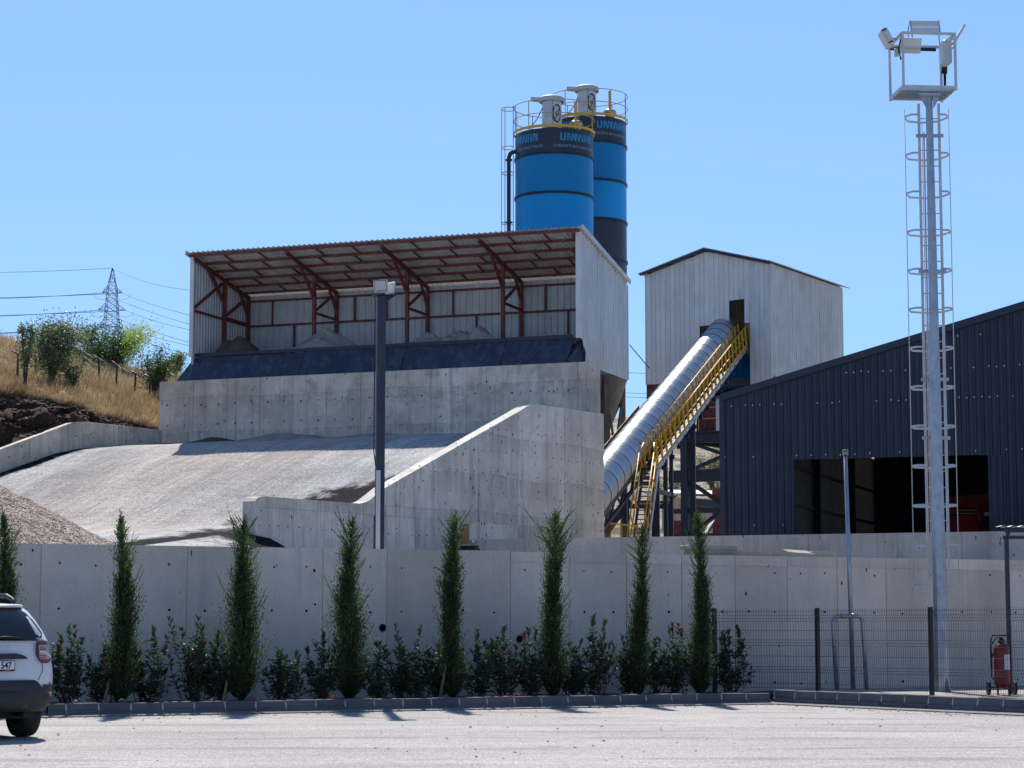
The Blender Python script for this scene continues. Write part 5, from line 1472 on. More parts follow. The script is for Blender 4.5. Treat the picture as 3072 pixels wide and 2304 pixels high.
MB().path([BK(-hw, -hd, bz1), BK(-hw + .02, -.1, bz1 - .2), BK(-hw + .06, -.1, bz1 - .42), BK(-hw + .1, -.1, bz1 - .34)], .014, 5).obj("cable_loop", M['black'], mast)

# ------------------------------------------------------------------ dark lamp post behind the wall
lp = at(1138, 1655, 38.4); PZ = 2.45
post = thing("lamp_post", "dark blue square steel lamp post with two white floodlights on top", "lamp post", (lp.x, lp.y, PZ))
mr = Matrix.Rotation(R(14), 3, 'Z')
topz = at(1138, 888, 38.4).z
MB().bbox((lp.x, lp.y, (PZ + topz) / 2), (.15, .15, topz - PZ), .006, mr).obj("pole", M['post_navy'], post)
MB().bbox((lp.x + .06, lp.y, topz + .008), (.4, .3, .016), .003, mr).obj("top_plate", M['post_navy'], post)
MB().prism([(lp.x + .06, lp.y - .02, topz), (lp.x + .26, lp.y - .06, topz), (lp.x + .06, lp.y - .02, topz - .15)], (0, .02, 0)).obj("gusset", M['dark_steel'], post)
def flood(c, M3, sx, parent):
    MB().bbox(c, (sx, .05, .24), .02, M3).obj("floodlight", M['white_metal'], parent)
    MB().bbox(Vector(c) + M3 @ Vector((0, -.028, .012)), (sx - .035, .008, .19), .002, M3).obj("lamp_gasket", M['ink'], parent)
    MB().bbox(Vector(c) + M3 @ Vector((0, -.033, .012)), (sx - .055, .008, .17), .002, M3).obj("lamp_glass", M['lens'], parent)
flood((lp.x + .0, lp.y - .1, topz + .16), Matrix.Rotation(R(-4), 3, 'Z') @ Matrix.Rotation(R(-5), 3, 'Y') @ Matrix.Rotation(R(10), 3, 'X'), .255, post)
flood((lp.x + .16, lp.y + .05, topz + .14), Matrix.Rotation(R(130), 3, 'Z') @ Matrix.Rotation(R(8), 3, 'X'), .25, post)
MB().path([(lp.x - .13, lp.y - .06, topz + .1), (lp.x - .1, lp.y - .09, topz - .1), (lp.x - .1, lp.y - .09, topz - 1.6), (lp.x - .105, lp.y - .09, topz - 2.8), (lp.x - .07, lp.y - .1, topz - 3.05)], .011, 6).obj("cable", M['black'], post)
cz = at(1138, 1412, 38.4).z
MB().bbox((lp.x - .02, lp.y - .1, (PZ + cz) / 2), (.07, .05, cz - PZ), .005, mr).obj("cable_cover", M['white_metal'], post)
for z in (topz - .55, topz - 1.4, topz - 2.55): MB().bbox((lp.x - .1, lp.y - .085, z), (.05, .02, .015), .003).obj("cable_clip", M['galv'], post)
MB().path([(lp.x - .09, lp.y - .06, PZ), (lp.x - .09, lp.y - .06, PZ + .85)], .012, 5).obj("side_cable", M['black'], post)
MB().bbox((lp.x, lp.y, PZ + .01), (.3, .3, .02), .003, mr).obj("base_plate", M['dark_steel'], post)

# ------------------------------------------------------------------ galvanised vent pole and pipe loop
vp0, vp1 = at(2560, 2080, 41.5), at(2536, 1362, 41.5); vp0.z = .17
vent = thing("vent_pole", "thin galvanised steel pole with a round cap rising above the front wall", "pole", tuple(vp0))
MB().tube(vp0, vp1, .045, .038, 10).obj("pole", M['galv'], vent)
MB().tube(vp1 - Z * .02, vp1 + Z * .05, .055, .055, 12).obj("cap_collar", M['galv'], vent)
MB().lathe([(.06, .03), (.064, .06), (.05, .085), (0, .095)], vp1, 14).obj("cap", M['kerb_low'], vent)
lp_ = thing("pipe_loop", "galvanised pipe bent into an arch around the thin pole", "pipe", (vp0.x, vp0.y - .3, .17))
p0, p1 = at(2502, 2070, 41.0), at(2592, 2070, 41.0); zt = at(2548, 1848, 41.0).z
pts = [(p0.x + .05, p0.y, .17), (p0.x, p0.y, zt - .12), (p0.x + .03, p0.y, zt - .03), (p0.x + .12, p0.y, zt), (p1.x - .12, p1.y, zt), (p1.x - .03, p1.y, zt - .03), (p1.x, p1.y, zt - .12), (p1.x + .05, p1.y, .17)]
MB().path(pts, .04, 10).obj("bent_pipe", M['galv'], lp_)
for x in ((p0.x + p1.x) / 2 - .1, (p0.x + p1.x) / 2 + .1): MB().tube((x - .03, p0.y, zt), (x + .03, p0.y, zt), .052, n=10).obj("pipe_socket", M['galv'], lp_)

# ------------------------------------------------------------------ canopy and extinguisher
cp0 = at(3037, 2075, 38.4); cpt = at(3019, 1612, 38.4)
can = thing("canopy", "small canopy on a thin dark post with a corrugated roof edge", "canopy", (cp0.x, cp0.y, .17))
beam((cpt.x, cp0.y, .17), (cpt.x, cp0.y, cpt.z), .07, .07, "post", M['dark_steel'], can, up=(0, 1, 0))
beam((cpt.x + 3, cp0.y, .17), (cpt.x + 3, cp0.y, cpt.z), .07, .07, "post", M['dark_steel'], can, up=(0, 1, 0))
zc = cpt.z
beam((cpt.x - .06, cp0.y, zc + .0), (cpt.x + 3.1, cp0.y, zc + .0), .06, .06, "beam", M['dark_steel'], can)
beam((cpt.x - .04, cp0.y - .05, zc + .12), (cpt.x + 3.1, cp0.y - .05, zc + .12), .06, .07, "beam", M['dark_steel'], can)
for k in range(3): beam((cpt.x + k * 1.5, cp0.y - .1, zc + .06), (cpt.x + k * 1.5 + .25, cp0.y + .9, zc + .14), .06, .07, "rafter", M['dark_steel'], can)
rows = [[], []]
for i in range(120):
    x = cpt.x - .14 + i * .03; z_ = zc + .2 + .016 * math.sin(2 * math.pi * i * .03 / .18)
    rows[0].append((x, cp0.y - .2, z_ - .01)); rows[1].append((x + .2, cp0.y + 1.1, z_ + .03))
MB().grid(rows).obj("corrugated_roof", M['galv'], can)
ec = at(3008, 2085, 38.0); ec.z = .17
ext = thing("fire_extinguisher", "large red wheeled fire extinguisher with a white label behind the fence", "extinguisher", tuple(ec))
MB().lathe([(.0, .12), (.1, .13), (.135, .18), (.14, .22), (.14, .76), (.13, .82), (.08, .88), (.05, .9), (0, .9)], ec, 28).obj("cylinder", M['red_ext'], ext)
MB().lathe([(.05, .89), (.06, .9), (.06, .95), (.03, .97), (.03, 1.0)], ec, 14).obj("valve", M['black'], ext)
lab = MB()
for i in range(8):
    a0, a1 = R(-88 + i * 7 + 2), R(-88 + i * 7 + 9)
    lab.add([ec + Vector((.1415 * math.cos(a), .1415 * math.sin(a), z)) for a, z in ((a0, .44), (a1, .44), (a1, .7), (a0, .7))], [(0, 1, 2, 3)])
lab.obj("label", M['paper'], ext)
MB().path([ec + Vector((-.17, .05, .3)), ec + Vector((-.17, .05, .95)), ec + Vector((-.15, .0, 1.03)), ec + Vector((.15, .0, 1.03)), ec + Vector((.17, .05, .95)), ec + Vector((.17, .05, .3))], .014, 7).obj("handle", M['black'], ext)
MB().path([ec + Vector((0, -.02, .98)), ec + Vector((-.1, -.1, 1.0)), ec + Vector((-.2, -.05, .85)), ec + Vector((-.19, -.02, .6)), ec + Vector((-.16, -.06, .72))], .013, 6).obj("hose", M['black'], ext)
for s_ in (-1, 1):
    MB().tube(ec + Vector((s_ * .21, .06, .12)), ec + Vector((s_ * .25, .06, .12)), .12, n=18).obj("wheel", M['black'], ext)
MB().tube(ec + Vector((-.22, .06, .12)), ec + Vector((.22, .06, .12)), .015, n=6).obj("axle", M['black'], ext)
for s_ in (-1, 1): MB().beam(ec + Vector((s_ * .1, -.1, 0)), ec + Vector((s_ * .1, -.08, .2)), .03, .03).obj("foot", M['black'], ext)
# ------------------------------------------------------------------ planting
def leaf_quads(P, D, Nn, L, W, curl=.0):
    """P base points, D directions, Nn rough normals (n,3); returns 4-vert diamonds"""
    P, D, Nn = np.asarray(P, float), np.asarray(D, float), np.asarray(Nn, float)
    D = D / np.linalg.norm(D, axis=1, keepdims=True)
    S = np.cross(D, Nn); S /= np.maximum(np.linalg.norm(S, axis=1, keepdims=True), 1e-6)
    U = np.cross(S, D)
    L = np.asarray(L)[:, None]; W = np.asarray(W)[:, None]
    V = np.stack([P, P + D * L * .45 + S * W / 2 + U * L * curl, P + D * L, P + D * L * .45 - S * W / 2 + U * L * curl], 1)
    n = len(P); F = np.arange(n * 4).reshape(n, 4)
    return V.reshape(-1, 3), F

def cypress(name_label, px, ybase, ytop, wpx, Y, seed, style, stake=None, sparse=.8):
    r_ = np.random.default_rng(seed)
    b = at(px, ybase, Y); b.z = .15
    H = at(px, ytop, Y).z - .15
    R0 = wpx / FPX * Y / 2 * 1.45
    t = thing("cypress_tree", name_label, "tree", tuple(b), "young cypresses along the concrete wall")
    lean_ = r_.uniform(-.03, .03, 2)
    def axis(h): return np.array([b.x + lean_[0] * H * h ** 2 + .03 * math.sin(h * 5 + seed), b.y + lean_[1] * H * h, b.z + h * H])
    MB().path([axis(h) for h in (0, .2, .4, .6, .8, .92, 1.0)], [.035, .032, .026, .02, .012, .007, .003], 6).obj("trunk", M['bark'], t)
    hs = np.array([0, .03, .12, .3, .45, .55, .64, .7, .76, .82, .88, .94, 1.0])
    prof = np.array(style)
    P, D, Nn, L, W, MI = [], [], [], [], [], []
    def frond(h, a, reach, up, n, ls, inner=0):
        o = axis(h)
        d = np.array([math.cos(a), math.sin(a), up]); d /= np.linalg.norm(d)
        s = np.array([-math.sin(a), math.cos(a), 0]); u = np.cross(d, s)
        curve = r_.uniform(.1, .5)
        for i in range(n):
            f = (i + .5) / n
            p = o + d * reach * f + np.array([0, 0, curve * reach * f * f])
            dd = d + np.array([0, 0, curve * 2 * f]) * .6
            side = (1 if i % 2 else -1)
            q = dd + s * side * r_.uniform(.25, .75) + u * r_.uniform(-.4, .4) + np.array([0, 0, r_.uniform(.1, .5)])
            P.append(p + r_.normal(0, .006, 3)); D.append(q); Nn.append(r_.normal(0, 1, 3)); L.append(ls * r_.uniform(.7, 1.35) * (1 - .35 * f)); W.append(ls * r_.uniform(.17, .29)); MI.append(inner)
    # dense column with lumps and gaps
    nmain = int(2500 * H / 3)
    for k in range(nmain):
        h = r_.beta(1.0, 1.3)
        if h > .97: continue
        a = r_.uniform(0, 6.283)
        lump = .78 + .75 * vnoise(h * 7 + seed, math.cos(a) * 1.3, math.sin(a) * 1.3 + seed)
        if h > sparse - .12 and r_.random() < .62: continue
        up = r_.uniform(.7, 1.7) if h < sparse else r_.uniform(.6, 1.3)
        Rr = R0 * np.interp(h, hs, prof)
        reach = Rr * r_.uniform(.5, 1.12) * max(.35, lump) * math.hypot(1, up) * .92
        n = 10 if h < sparse else 12
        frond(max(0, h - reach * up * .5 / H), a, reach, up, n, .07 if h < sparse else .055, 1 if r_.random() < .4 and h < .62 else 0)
    # feathery shoots standing out of the column and the open whorls of the leader
    def feather(h, a, reach, up):
        o = axis(h); d = np.array([math.cos(a), math.sin(a), up]); d /= np.linalg.norm(d)
        s = np.array([-math.sin(a), math.cos(a), 0.0]); n = int(max(6, reach / .017)); bend = r_.uniform(-.25, .6); wob = r_.uniform(-.25, .25)
        for i in range(n):
            f = (i + .3) / n; p = o + d * reach * f + np.array([0, 0, bend * reach * f * f]) + s * wob * reach * f * f
            side = 1 if i % 2 else -1; sl = max(.025, .5 * reach * (1 - f) * (.35 + f)) * r_.uniform(.7, 1.2)
            q = d * r_.uniform(.8, 1.2) + s * side * r_.uniform(.5, .9) + np.array([0, 0, r_.uniform(.1, .5)])
            P.append(p); D.append(q); Nn.append(s * .3 + np.array([0, 0, 1.0]) + r_.normal(0, .4, 3)); L.append(min(.11, sl)); W.append(.017); MI.append(0)
            P.append(p); D.append(d + r_.normal(0, .12, 3)); Nn.append(r_.normal(0, 1, 3)); L.append(.05); W.append(.012); MI.append(0)
    for k in range(13):
        h = r_.uniform(.06, .8); feather(h, r_.uniform(0, 6.283), R0 * r_.uniform(1.15, 1.65), r_.uniform(.6, 1.5))
    nw = 30
    for k in range(nw):
        h = sparse - .14 + (1.1 - sparse) * (k / nw) + r_.normal(0, .012)
        if h > .965: continue
        env = np.interp(h, hs, prof)
        feather(h, k * 2.4 + r_.normal(0, .6), max(.04, R0 * env * r_.uniform(.45, 1.35) * 1.25), r_.uniform(.55, 1.9))
    for k in range(5): feather(.95 + .01 * k, k * 2.2, .05, 2.5)
    V, F = leaf_quads(P, D, Nn, L, W)
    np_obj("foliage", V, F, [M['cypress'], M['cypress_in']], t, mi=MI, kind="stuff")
    if stake:
        s0, s1 = at(stake[0], 2115, Y - .25), at(stake[1], stake[2], Y - .1)
        s0.z = .12
        st = MB().bbox((0, 0, 0), (.035, .035, (s1 - s0).length), .004, (s1 - s0).to_track_quat('Z', 'Y').to_matrix())
        c = (s0 + s1) / 2
        st.obj("wooden_stake", M['wood'], local=True, loc=tuple(c), label=stake[3], cat="stake", group="wooden stakes by the cypresses")
def bedY(px, off):
    k = (px - 1536) / FPX; return (KY0 + off - WSL * KX0) / (1 - WSL * k)
S1 = [1.0, 1.1, 1.1, .95, .9, .8, .55, .5, .85, .95, .45, .25, .04]
S2 = [1.0, 1.12, 1.15, 1.1, 1.0, .8, .58, .5, .42, .7, .8, .35, .04]
S3 = [.95, 1.05, 1.05, .85, .85, .9, .8, .78, .6, .75, .95, .5, .03]
S4 = [1.0, 1.12, 1.02, .9, .8, .62, .6, .65, .7, .8, .75, .4, .04]
S5 = [1.0, 1.12, 1.08, .95, .75, .62, .55, .62, 1.05, 1.15, 1.0, .5, .03]
for a in ((("cypress partly hidden by the white car's roof", 8, 2118, 1535, 88, 1.2, 11, S1, None, .8)),
          ("cypress with an orange stake at its foot, next right of the white car", 362, 2112, 1535, 92, 1.15, 12, S1, (308, 330, 2035, "pale stake leaning at the cypress nearest the white car"), .78),
          ("broadest cypress, its bent top against the ramp, below the low wall end", 718, 2108, 1548, 108, 1.15, 13, S2, (668, 682, 2040, "short stake at the broadest cypress"), .82),
          ("thick bottomed cypress in front of the dark lamp post", 1043, 2104, 1552, 106, 1.15, 14, S2, None, .8),
          ("narrow cypress in front of the plywood board", 1354, 2100, 1535, 76, 1.15, 15, S3, (1318, 1338, 1990, "tall stake at the narrow cypress before the plywood board"), .86),
          ("tall cypress with a bushy plume on top, below the silos", 1660, 2098, 1530, 84, 1.15, 16, S5, None, .84),
          ("cypress whose tip reaches the foot of the yellow stair", 1918, 2096, 1570, 70, 1.15, 17, S4, None, .72),
          ("last cypress of the row, against the first fence post", 2105, 2092, 1530, 70, 1.1, 18, S4, None, .74)):
    lb, px, yb, yt, wd, off, sd_, st, sk, sp = a
    cypress(lb, px, yb, yt, wd, bedY(px, off), sd_, st, sk, sp)

def shrub(label, px, ytop, wpx, off, seed, red=.12):
    r_ = np.random.default_rng(seed); Y = bedY(px, off)
    b = at(px, 2105, Y); b.z = .14
    H = at(px, ytop, Y).z - .14; Wd = wpx / FPX * Y / 2
    t = thing("photinia_shrub", label, "shrub", tuple(b), "young photinia shrubs along the wall")
    sb = MB(); P, D, Nn, L, W, MI = [], [], [], [], [], []
    ns = int(8 + wpx / 11); Wd *= 1.6
    for k in range(ns):
        a = r_.uniform(0, 6.283); sp = r_.uniform(.25, 1.0) if k else .1; hh = H * (1 if k < 2 else r_.uniform(.4, .98) * (1.08 - .3 * sp))
        ex, ey = math.cos(a) * Wd * sp, math.sin(a) * min(Wd, .35) * sp
        x0, y0 = ex * r_.uniform(.1, .5), ey * .3
        pts = [np.array([b.x + x0 + (ex - x0) * f ** .9 + .02 * r_.normal(), b.y + y0 + (ey - y0) * f ** .9, b.z + hh * f]) for f in (0, .25, .5, .75, 1)]
        sb.path([Vector(p) for p in pts], [.008, .007, .005, .004, .002], 5)
        isred = r_.random() < red
        def stem_leaves(p0, p1, f0, f1, dens):
            n = int(dens * np.linalg.norm(p1 - p0))
            for i in range(n):
                f = r_.random(); p = p0 + (p1 - p0) * f; g = f0 + (f1 - f0) * f
                aa = r_.uniform(0, 6.283); up = r_.uniform(-.1, .9) if g < .85 else r_.uniform(.9, 2.2)
                D.append([math.cos(aa), math.sin(aa), up]); P.append(p); Nn.append([r_.normal(0, .4), r_.normal(0, .4), 1.0])
                L.append(r_.uniform(.075, .13)); W.append(r_.uniform(.03, .048)); MI.append(1 if isred and g > .84 else 0)
        for j in range(4):
            stem_leaves(pts[j], pts[j + 1], j / 4, j / 4 + .25, (10, 24, 42, 74)[j])
        for j in range(r_.integers(2, 5)):
            f = r_.uniform(.05, .75); i = min(3, int(f * 4)); p = pts[i] + (pts[i + 1] - pts[i]) * (f * 4 - i)
            aa = r_.uniform(0, 6.283); ln = r_.uniform(.1, .26); q = p + np.array([math.cos(aa) * ln, math.sin(aa) * .12, ln * r_.uniform(.3, 1.3)])
            sb.tube(Vector(p), Vector(q), .004, .002, 4); stem_leaves(p, q, .2, .8, 46)
    sb.obj("stems", M['twig'], t)
    V, F = leaf_quads(P, D, Nn, L, W, .12)
    np_obj("foliage", V, F, [M['photinia'], M['photinia_new']], t, mi=MI, kind="stuff")
SHR = [("shrub just right of the white car's tail lamp", 225, 1884, 150, 1.3, .35),
       ("dense shrub between the first pair of cypresses, on the side of the white car", 448, 1882, 120, 1.3, .3),
       ("tallest dense shrub beside the broadest cypress", 590, 1858, 130, 1.35, .2),
       ("low open shrub just right of the broadest cypress", 838, 1952, 120, 1.3, .1),
       ("shrub with a dark red tip beside the cypress by the lamp post", 962, 1893, 90, 1.35, .5),
       ("small shrub under the drain hole, right of the lamp post cypress", 1140, 1932, 84, 1.3, .1),
       ("upright shrub with reddish top leaves below the dark lamp post", 1255, 1876, 105, 1.3, .6),
       ("shrub just right of the narrow cypress before the plywood board", 1435, 1894, 90, 1.3, .2),
       ("shrub in the middle of the clump below the plywood board", 1512, 1886, 90, 1.35, .25),
       ("shrub touching the plumed cypress from the side of the narrow one", 1592, 1892, 80, 1.3, .3),
       ("broad tall shrub just right of the plumed cypress", 1778, 1852, 140, 1.3, .3),
       ("dark shrub close against the cypress below the yellow stair", 1880, 1915, 70, 1.4, .15),
       ("shrub between the last two cypresses of the row", 2025, 1880, 84, 1.3, .3),
       ("thin shrub tucked between the car side shrub and the cypress with the orange stake", 300, 1940, 70, 1.45, .1),
       ("shrub touching the broadest cypress from the car side", 655, 1905, 80, 1.45, .2),
       ("thin low shrub between the two lamp post side shrubs", 1195, 1965, 60, 1.5, .1),
       ("thin shrub filling the gap right of the reddish shrub by the lamp post", 1312, 1950, 60, 1.5, .15),
       ("shrub close against the plumed cypress, on the stair side", 1712, 1925, 70, 1.45, .2),
       ("thin shrub just right of the cypress below the yellow stair", 1968, 1920, 60, 1.45, .2),
       ("lone shrub behind the first bay of the wire fence", 2195, 1880, 100, 1.9, .3)]
for i, (lb, px, yt, wd, off, rd) in enumerate(SHR): shrub(lb, px, yt, wd, off, 40 + i, rd)
# small pink flowers
for i, (px, lb) in enumerate(((226, "pale flower tuft by the shrub next to the car"), (366, "whitish bloom at the foot of the cypress with the orange stake"), (640, "faint pink bloom left of the broadest cypress"), (705, "paired pink blooms at the foot of the broadest cypress"), (756, "round pink bloom just right of the broadest cypress"), (998, "single pink bloom at the lamp post cypress"), (1525, "deep pink bloom under the clump below the plywood board"), (1550, "small pink bloom beside the deep pink one"), (1950, "pink bloom beside the cypress below the yellow stair"))):
    r_ = np.random.default_rng(90 + i); Y = bedY(px, .45); b = at(px, 2100, Y); b.z = .15
    t = thing("petunia", lb, "flower", tuple(b), "small pink flowers in the planting bed")
    n = 26; a = r_.uniform(0, 6.28, n); el = r_.uniform(.1, 1.5, n)
    D = np.stack([np.cos(a) * np.cos(el), np.sin(a) * np.cos(el), np.sin(el)], 1)
    V, F = leaf_quads(np.array([b.x, b.y, b.z + .06]) + D * .03, D + r_.normal(0, .4, (n, 3)), r_.normal(0, 1, (n, 3)), np.full(n, .026), np.full(n, .026))
    np_obj("petals", V, F, M['pink'] if i > 1 else M['paper'], t)
    n = 16; a = r_.uniform(0, 6.28, n)
    V, F = leaf_quads(np.repeat([[b.x, b.y, b.z]], n, 0), np.stack([np.cos(a), np.sin(a), r_.uniform(.3, 1.2, n)], 1), r_.normal(0, 1, (n, 3)), np.full(n, .07), np.full(n, .025))
    np_obj("leaves", V, F, M['photinia'], t)

# ------------------------------------------------------------------ hillside plants
def hz(px, py): return hill_pt(px, hill_r(px, py))
def hill_tree(label, px, pyb, pyt, wpx, leaves, mat, seed, trunk=.06, dens=1.0, crown0=.15, thin=False, nm="hill_tree", mat2=None, group="bushy trees on the hillside", ypos=None):
    r_ = np.random.default_rng(seed); b = hz(px, pyb) if ypos is None else at(px, pyb, ypos)
    Y = b.y; H = at(px, pyt, Y).z - b.z; Wd = wpx / FPX * Y / 2 * (1.1 if thin else 1.5)
    t = thing(nm, label, "tree", tuple(b), group)
    tb = MB(); P = []
    tips = []
    nb = 5 if thin else 9
    for k in range(nb):
        a = r_.uniform(0, 6.283); sp = r_.uniform(.1, .9); hh = H * r_.uniform(.45, .97)
        e = np.array([math.cos(a) * Wd * sp, math.sin(a) * Wd * sp * .8, hh])
        pts = [np.array(b) + e * np.array([f ** 1.4, f ** 1.4, f]) + r_.normal(0, .05, 3) * f for f in (0, .3, .6, .85, 1)]
        if thin: pts = [np.array(b) + np.array([e[0] * f ** 1.2, e[1] * f, hh * f]) for f in (0, .3, .6, .85, 1)]
        tb.path([Vector(p) for p in pts], [trunk * f for f in (1, .7, .45, .25, .1)], 6)
        tips += [(pts[i] + (pts[i + 1] - pts[i]) * r_.random()) for i in (1, 2, 3, 3) for _ in range(4)]
    tb.obj("trunk", M['bark'], t)
    n = int(leaves * dens * .8); cl = np.array([p for p in tips if p[2] > b.z + H * crown0])
    ci = r_.integers(0, len(cl), n)
    sc = r_.uniform(.16, .42, len(cl)) * max(.45, Wd)
    P = cl[ci] + r_.normal(0, 1, (n, 3)) * sc[ci][:, None] * np.array([1, 1, .8]) * .75
    P = P[(P[:, 2] > b.z + .08 * H)]; n = len(P)
    D = r_.normal(0, 1, (n, 3)) + np.array([0, 0, .5])
    V, F = leaf_quads(P, D, r_.normal(0, 1, (n, 3)), r_.uniform(.07, .14, n), r_.uniform(.035, .065, n))
    mi = (P[:, 0] > b.x + Wd * .3).astype(int) if mat2 else None
    np_obj("crown", V, F, [mat] + ([mat2] if mat2 else []), t, mi=mi, kind="stuff")
hill_tree("slender sparse sapling on the edge of the cut", 74, 1172, 936, 66, 2000, M['olive'], 201, .05, crown0=.3, thin=True)
hill_tree("broad grey green bush tree behind the slender sapling", 152, 1160, 958, 150, 11000, M['olive'], 202, .07)
hill_tree("small low shrub on the slope in front of the fence posts", 218, 1176, 1078, 60, 1500, M['olive'], 203, .03, crown0=.1)
hill_tree("large dark tree with a pale yellow green side below the pylon", 338, 1108, 972, 160, 11000, M['oak'], 204, .1, mat2=M['lime_leaf'], crown0=.05)
hill_tree("medium green tree by the end of the high concrete wall", 462, 1185, 1036, 100, 4500, M['oak'], 205, .06, crown0=.1)
hill_tree("distant round grey green bush next to the shed", 530, 1128, 1066, 58, 2500, M['olive'], 206, .05, crown0=.05)
hill_tree("bare twiggy bush at the crest near the pylon tree", 262, 1085, 985, 60, 700, M['olive'], 207, .03, crown0=.3, thin=True)
for i, (px, yb, yt, wd, lb) in enumerate(((2135, 1470, 1350, 70, "grey green tree seen through the tower legs, upper one"), (2170, 1545, 1440, 90, "olive coloured tree behind the red shelter"), (2010, 1520, 1440, 70, "pale bush seen behind the yellow stair"))):
    hill_tree(lb, px, yb, yt, wd, 3500, M['olive'], 210 + i, .12, crown0=.0, nm="far_tree", group="trees far behind the tower legs", ypos=124)
# dry grass
r_ = np.random.default_rng(77)
n = 52000
px = r_.uniform(-160, 600, n); rr = r_.random(n) ** 1.1
rr[: n // 5] = r_.random(n // 5) ** 2 * .12
sel = []
P = np.array([tuple(hill_pt(float(a), float(b))) for a, b in zip(px, rr)])
clump = np.array([vnoise(p[0] * .7, p[1] * .7, 31) + .5 * vnoise(p[0] * 2.3, p[1] * 2.3, 33) for p in P])
keep = (clump + r_.normal(0, .25, n) > -.15); P, rr, clump = P[keep], rr[keep], clump[keep]; n = len(P)
P[:, 2] -= .05
D = np.stack([r_.normal(.15, .4, n), r_.normal(-.2, .4, n), np.ones(n)], 1)
D[: n // 6, 2] = .5
Lg = r_.uniform(.18, .5, n) * (1 + .9 * np.clip(clump, 0, 1)); Wg = r_.uniform(.012, .03, n)
V, F = leaf_quads(P, D, r_.normal(0, 1, (n, 3)), Lg, Wg)
np_obj("dry_grass", V, F, [M['straw'], M['straw_red']], mi=(clump * .8 + r_.normal(0, .3, n) - rr * .6 > .1).astype(int), kind="stuff", label="tall dry straw coloured grass on the hillside")
# boulders in the cut and a stone heap on the crest
def cutpos(q):
    px_ = q.uniform(-300, 480); c = cols[int(np.argmin(np.abs(pxs - px_)))]; i = int(q.uniform(0, 25)); p = c[i][0].lerp(c[i + 1][0], q.random())
    return (p.x + q.normal(0, .1), p.y - .05, p.z)
V, F = rocks(1300, cutpos, .02, .13, 8, .8)
k = N("cut rock"); M['cutrock'] = k.fin(k.mix(1.0, k.ramp(k.n("ShaderNodeNewGeometry").outputs["Random Per Island"], [(0, lin("332925")), (.7, lin("5a4a40")), (1, lin("9a897b"))]), k.ramp(k.noise(6, k.pos(), 4), [(.3, .6), (.7, 1.2)]), 'MULTIPLY'), .95, spec=.2)
np_obj("rubble", V, F, M['cutrock'], kind="stuff", label="broken stones lying in the dark cut of the hillside")
def crestpos(q):
    px_ = q.uniform(205, 300); p = hz(px_, float(np.interp(px_, [205, 300], [1072, 1082]))); return (p.x, p.y + q.uniform(-.4, .4), p.z + q.random() ** 2 * .45)
V, F = rocks(260, crestpos, .08, .3, 9, .8)
np_obj("stone_heap", V, F, M['cutrock'], kind="stuff", label="heap of dark stones on the crest below the pylon")
# barbed wire fence
fpx = [(-120, 1150, 86), (-30, 1146, 88), (52, 1141, 90), (107, 1127, 86), (202, 1116, 72), (251, 1104, 56), (298, 1148, 82), (347, 1167, 84), (403, 1185, 72), (450, 1192, 66), (500, 1200, 60)]
bf = thing("barbed_wire_fence", "barbed wire fence of dark posts with bent tops on the dry hillside", "fence", tuple(hz(298, 1148)))
tops_ = []
for i, (px_, py_, h) in enumerate(fpx):
    b = hz(px_, py_); hh = h / FPX * b.y
    lx = random.uniform(-.04, .06)
    tp = b + Vector((lx, 0, hh * .88)); ar = tp + Vector((-.22 * hh / 1.1, -.05, .13 * hh))
    MB().path([b - Z * .3, tp, ar], [.05, .042, .034], 6).obj("fence_post", M['dark_steel'], bf); tops_.append((b, tp, ar))
for (b0, t0, a0), (b1, t1, a1) in zip(tops_, tops_[1:]):
    for f in (.12, .42, .72, 1.0, 1.3):
        p, q = (b0.lerp(t0, f), b1.lerp(t1, f)) if f <= 1 else (a0, a1)
        m = (p + q) / 2 - Z * .06
        MB().path([p, m, q], .009, 4, caps=False).obj("barbed_wire", M['dark_steel'], bf)

# ------------------------------------------------------------------ pylon and power lines
PY = 600.0
ptop = at(338, 804, PY); pb_z = 60.0
pyl = thing("power_pylon", "grey lattice power pylon far off on the skyline", "pylon", (ptop.x, ptop.y, pb_z))
H_ = ptop.z - pb_z
def pw(z):   # half width
    d = ptop.z - z
    return float(np.interp(d, [0, 6, 17, H_], [.12, 1.25, 1.95, 3.8]))
zl = [ptop.z - d for d in (0, 2, 4, 6, 7.6, 9.3, 11, 12.6, 14.3, 16.2, 18.5, 21, 25, 30, 36, H_)]
lat = MB()
for z0, z1 in zip(zl, zl[1:]):
    w0, w1 = pw(z0), pw(z1)
    c0 = [Vector((ptop.x + a * w0, ptop.y + b * w0, z0)) for a, b in ((-1, -1), (1, -1), (1, 1), (-1, 1))]
    c1 = [Vector((ptop.x + a * w1, ptop.y + b * w1, z1)) for a, b in ((-1, -1), (1, -1), (1, 1), (-1, 1))]
    for k in range(4):
        j = (k + 1) % 4
        lat.tube(c0[k], c1[k], .1, n=4); lat.tube(c0[k], c1[j], .06, n=4); lat.tube(c0[j], c1[k], .06, n=4); lat.tube(c1[k], c1[j], .06, n=4)
lat.obj("lattice_body", M['pylon'], pyl)
arms = []
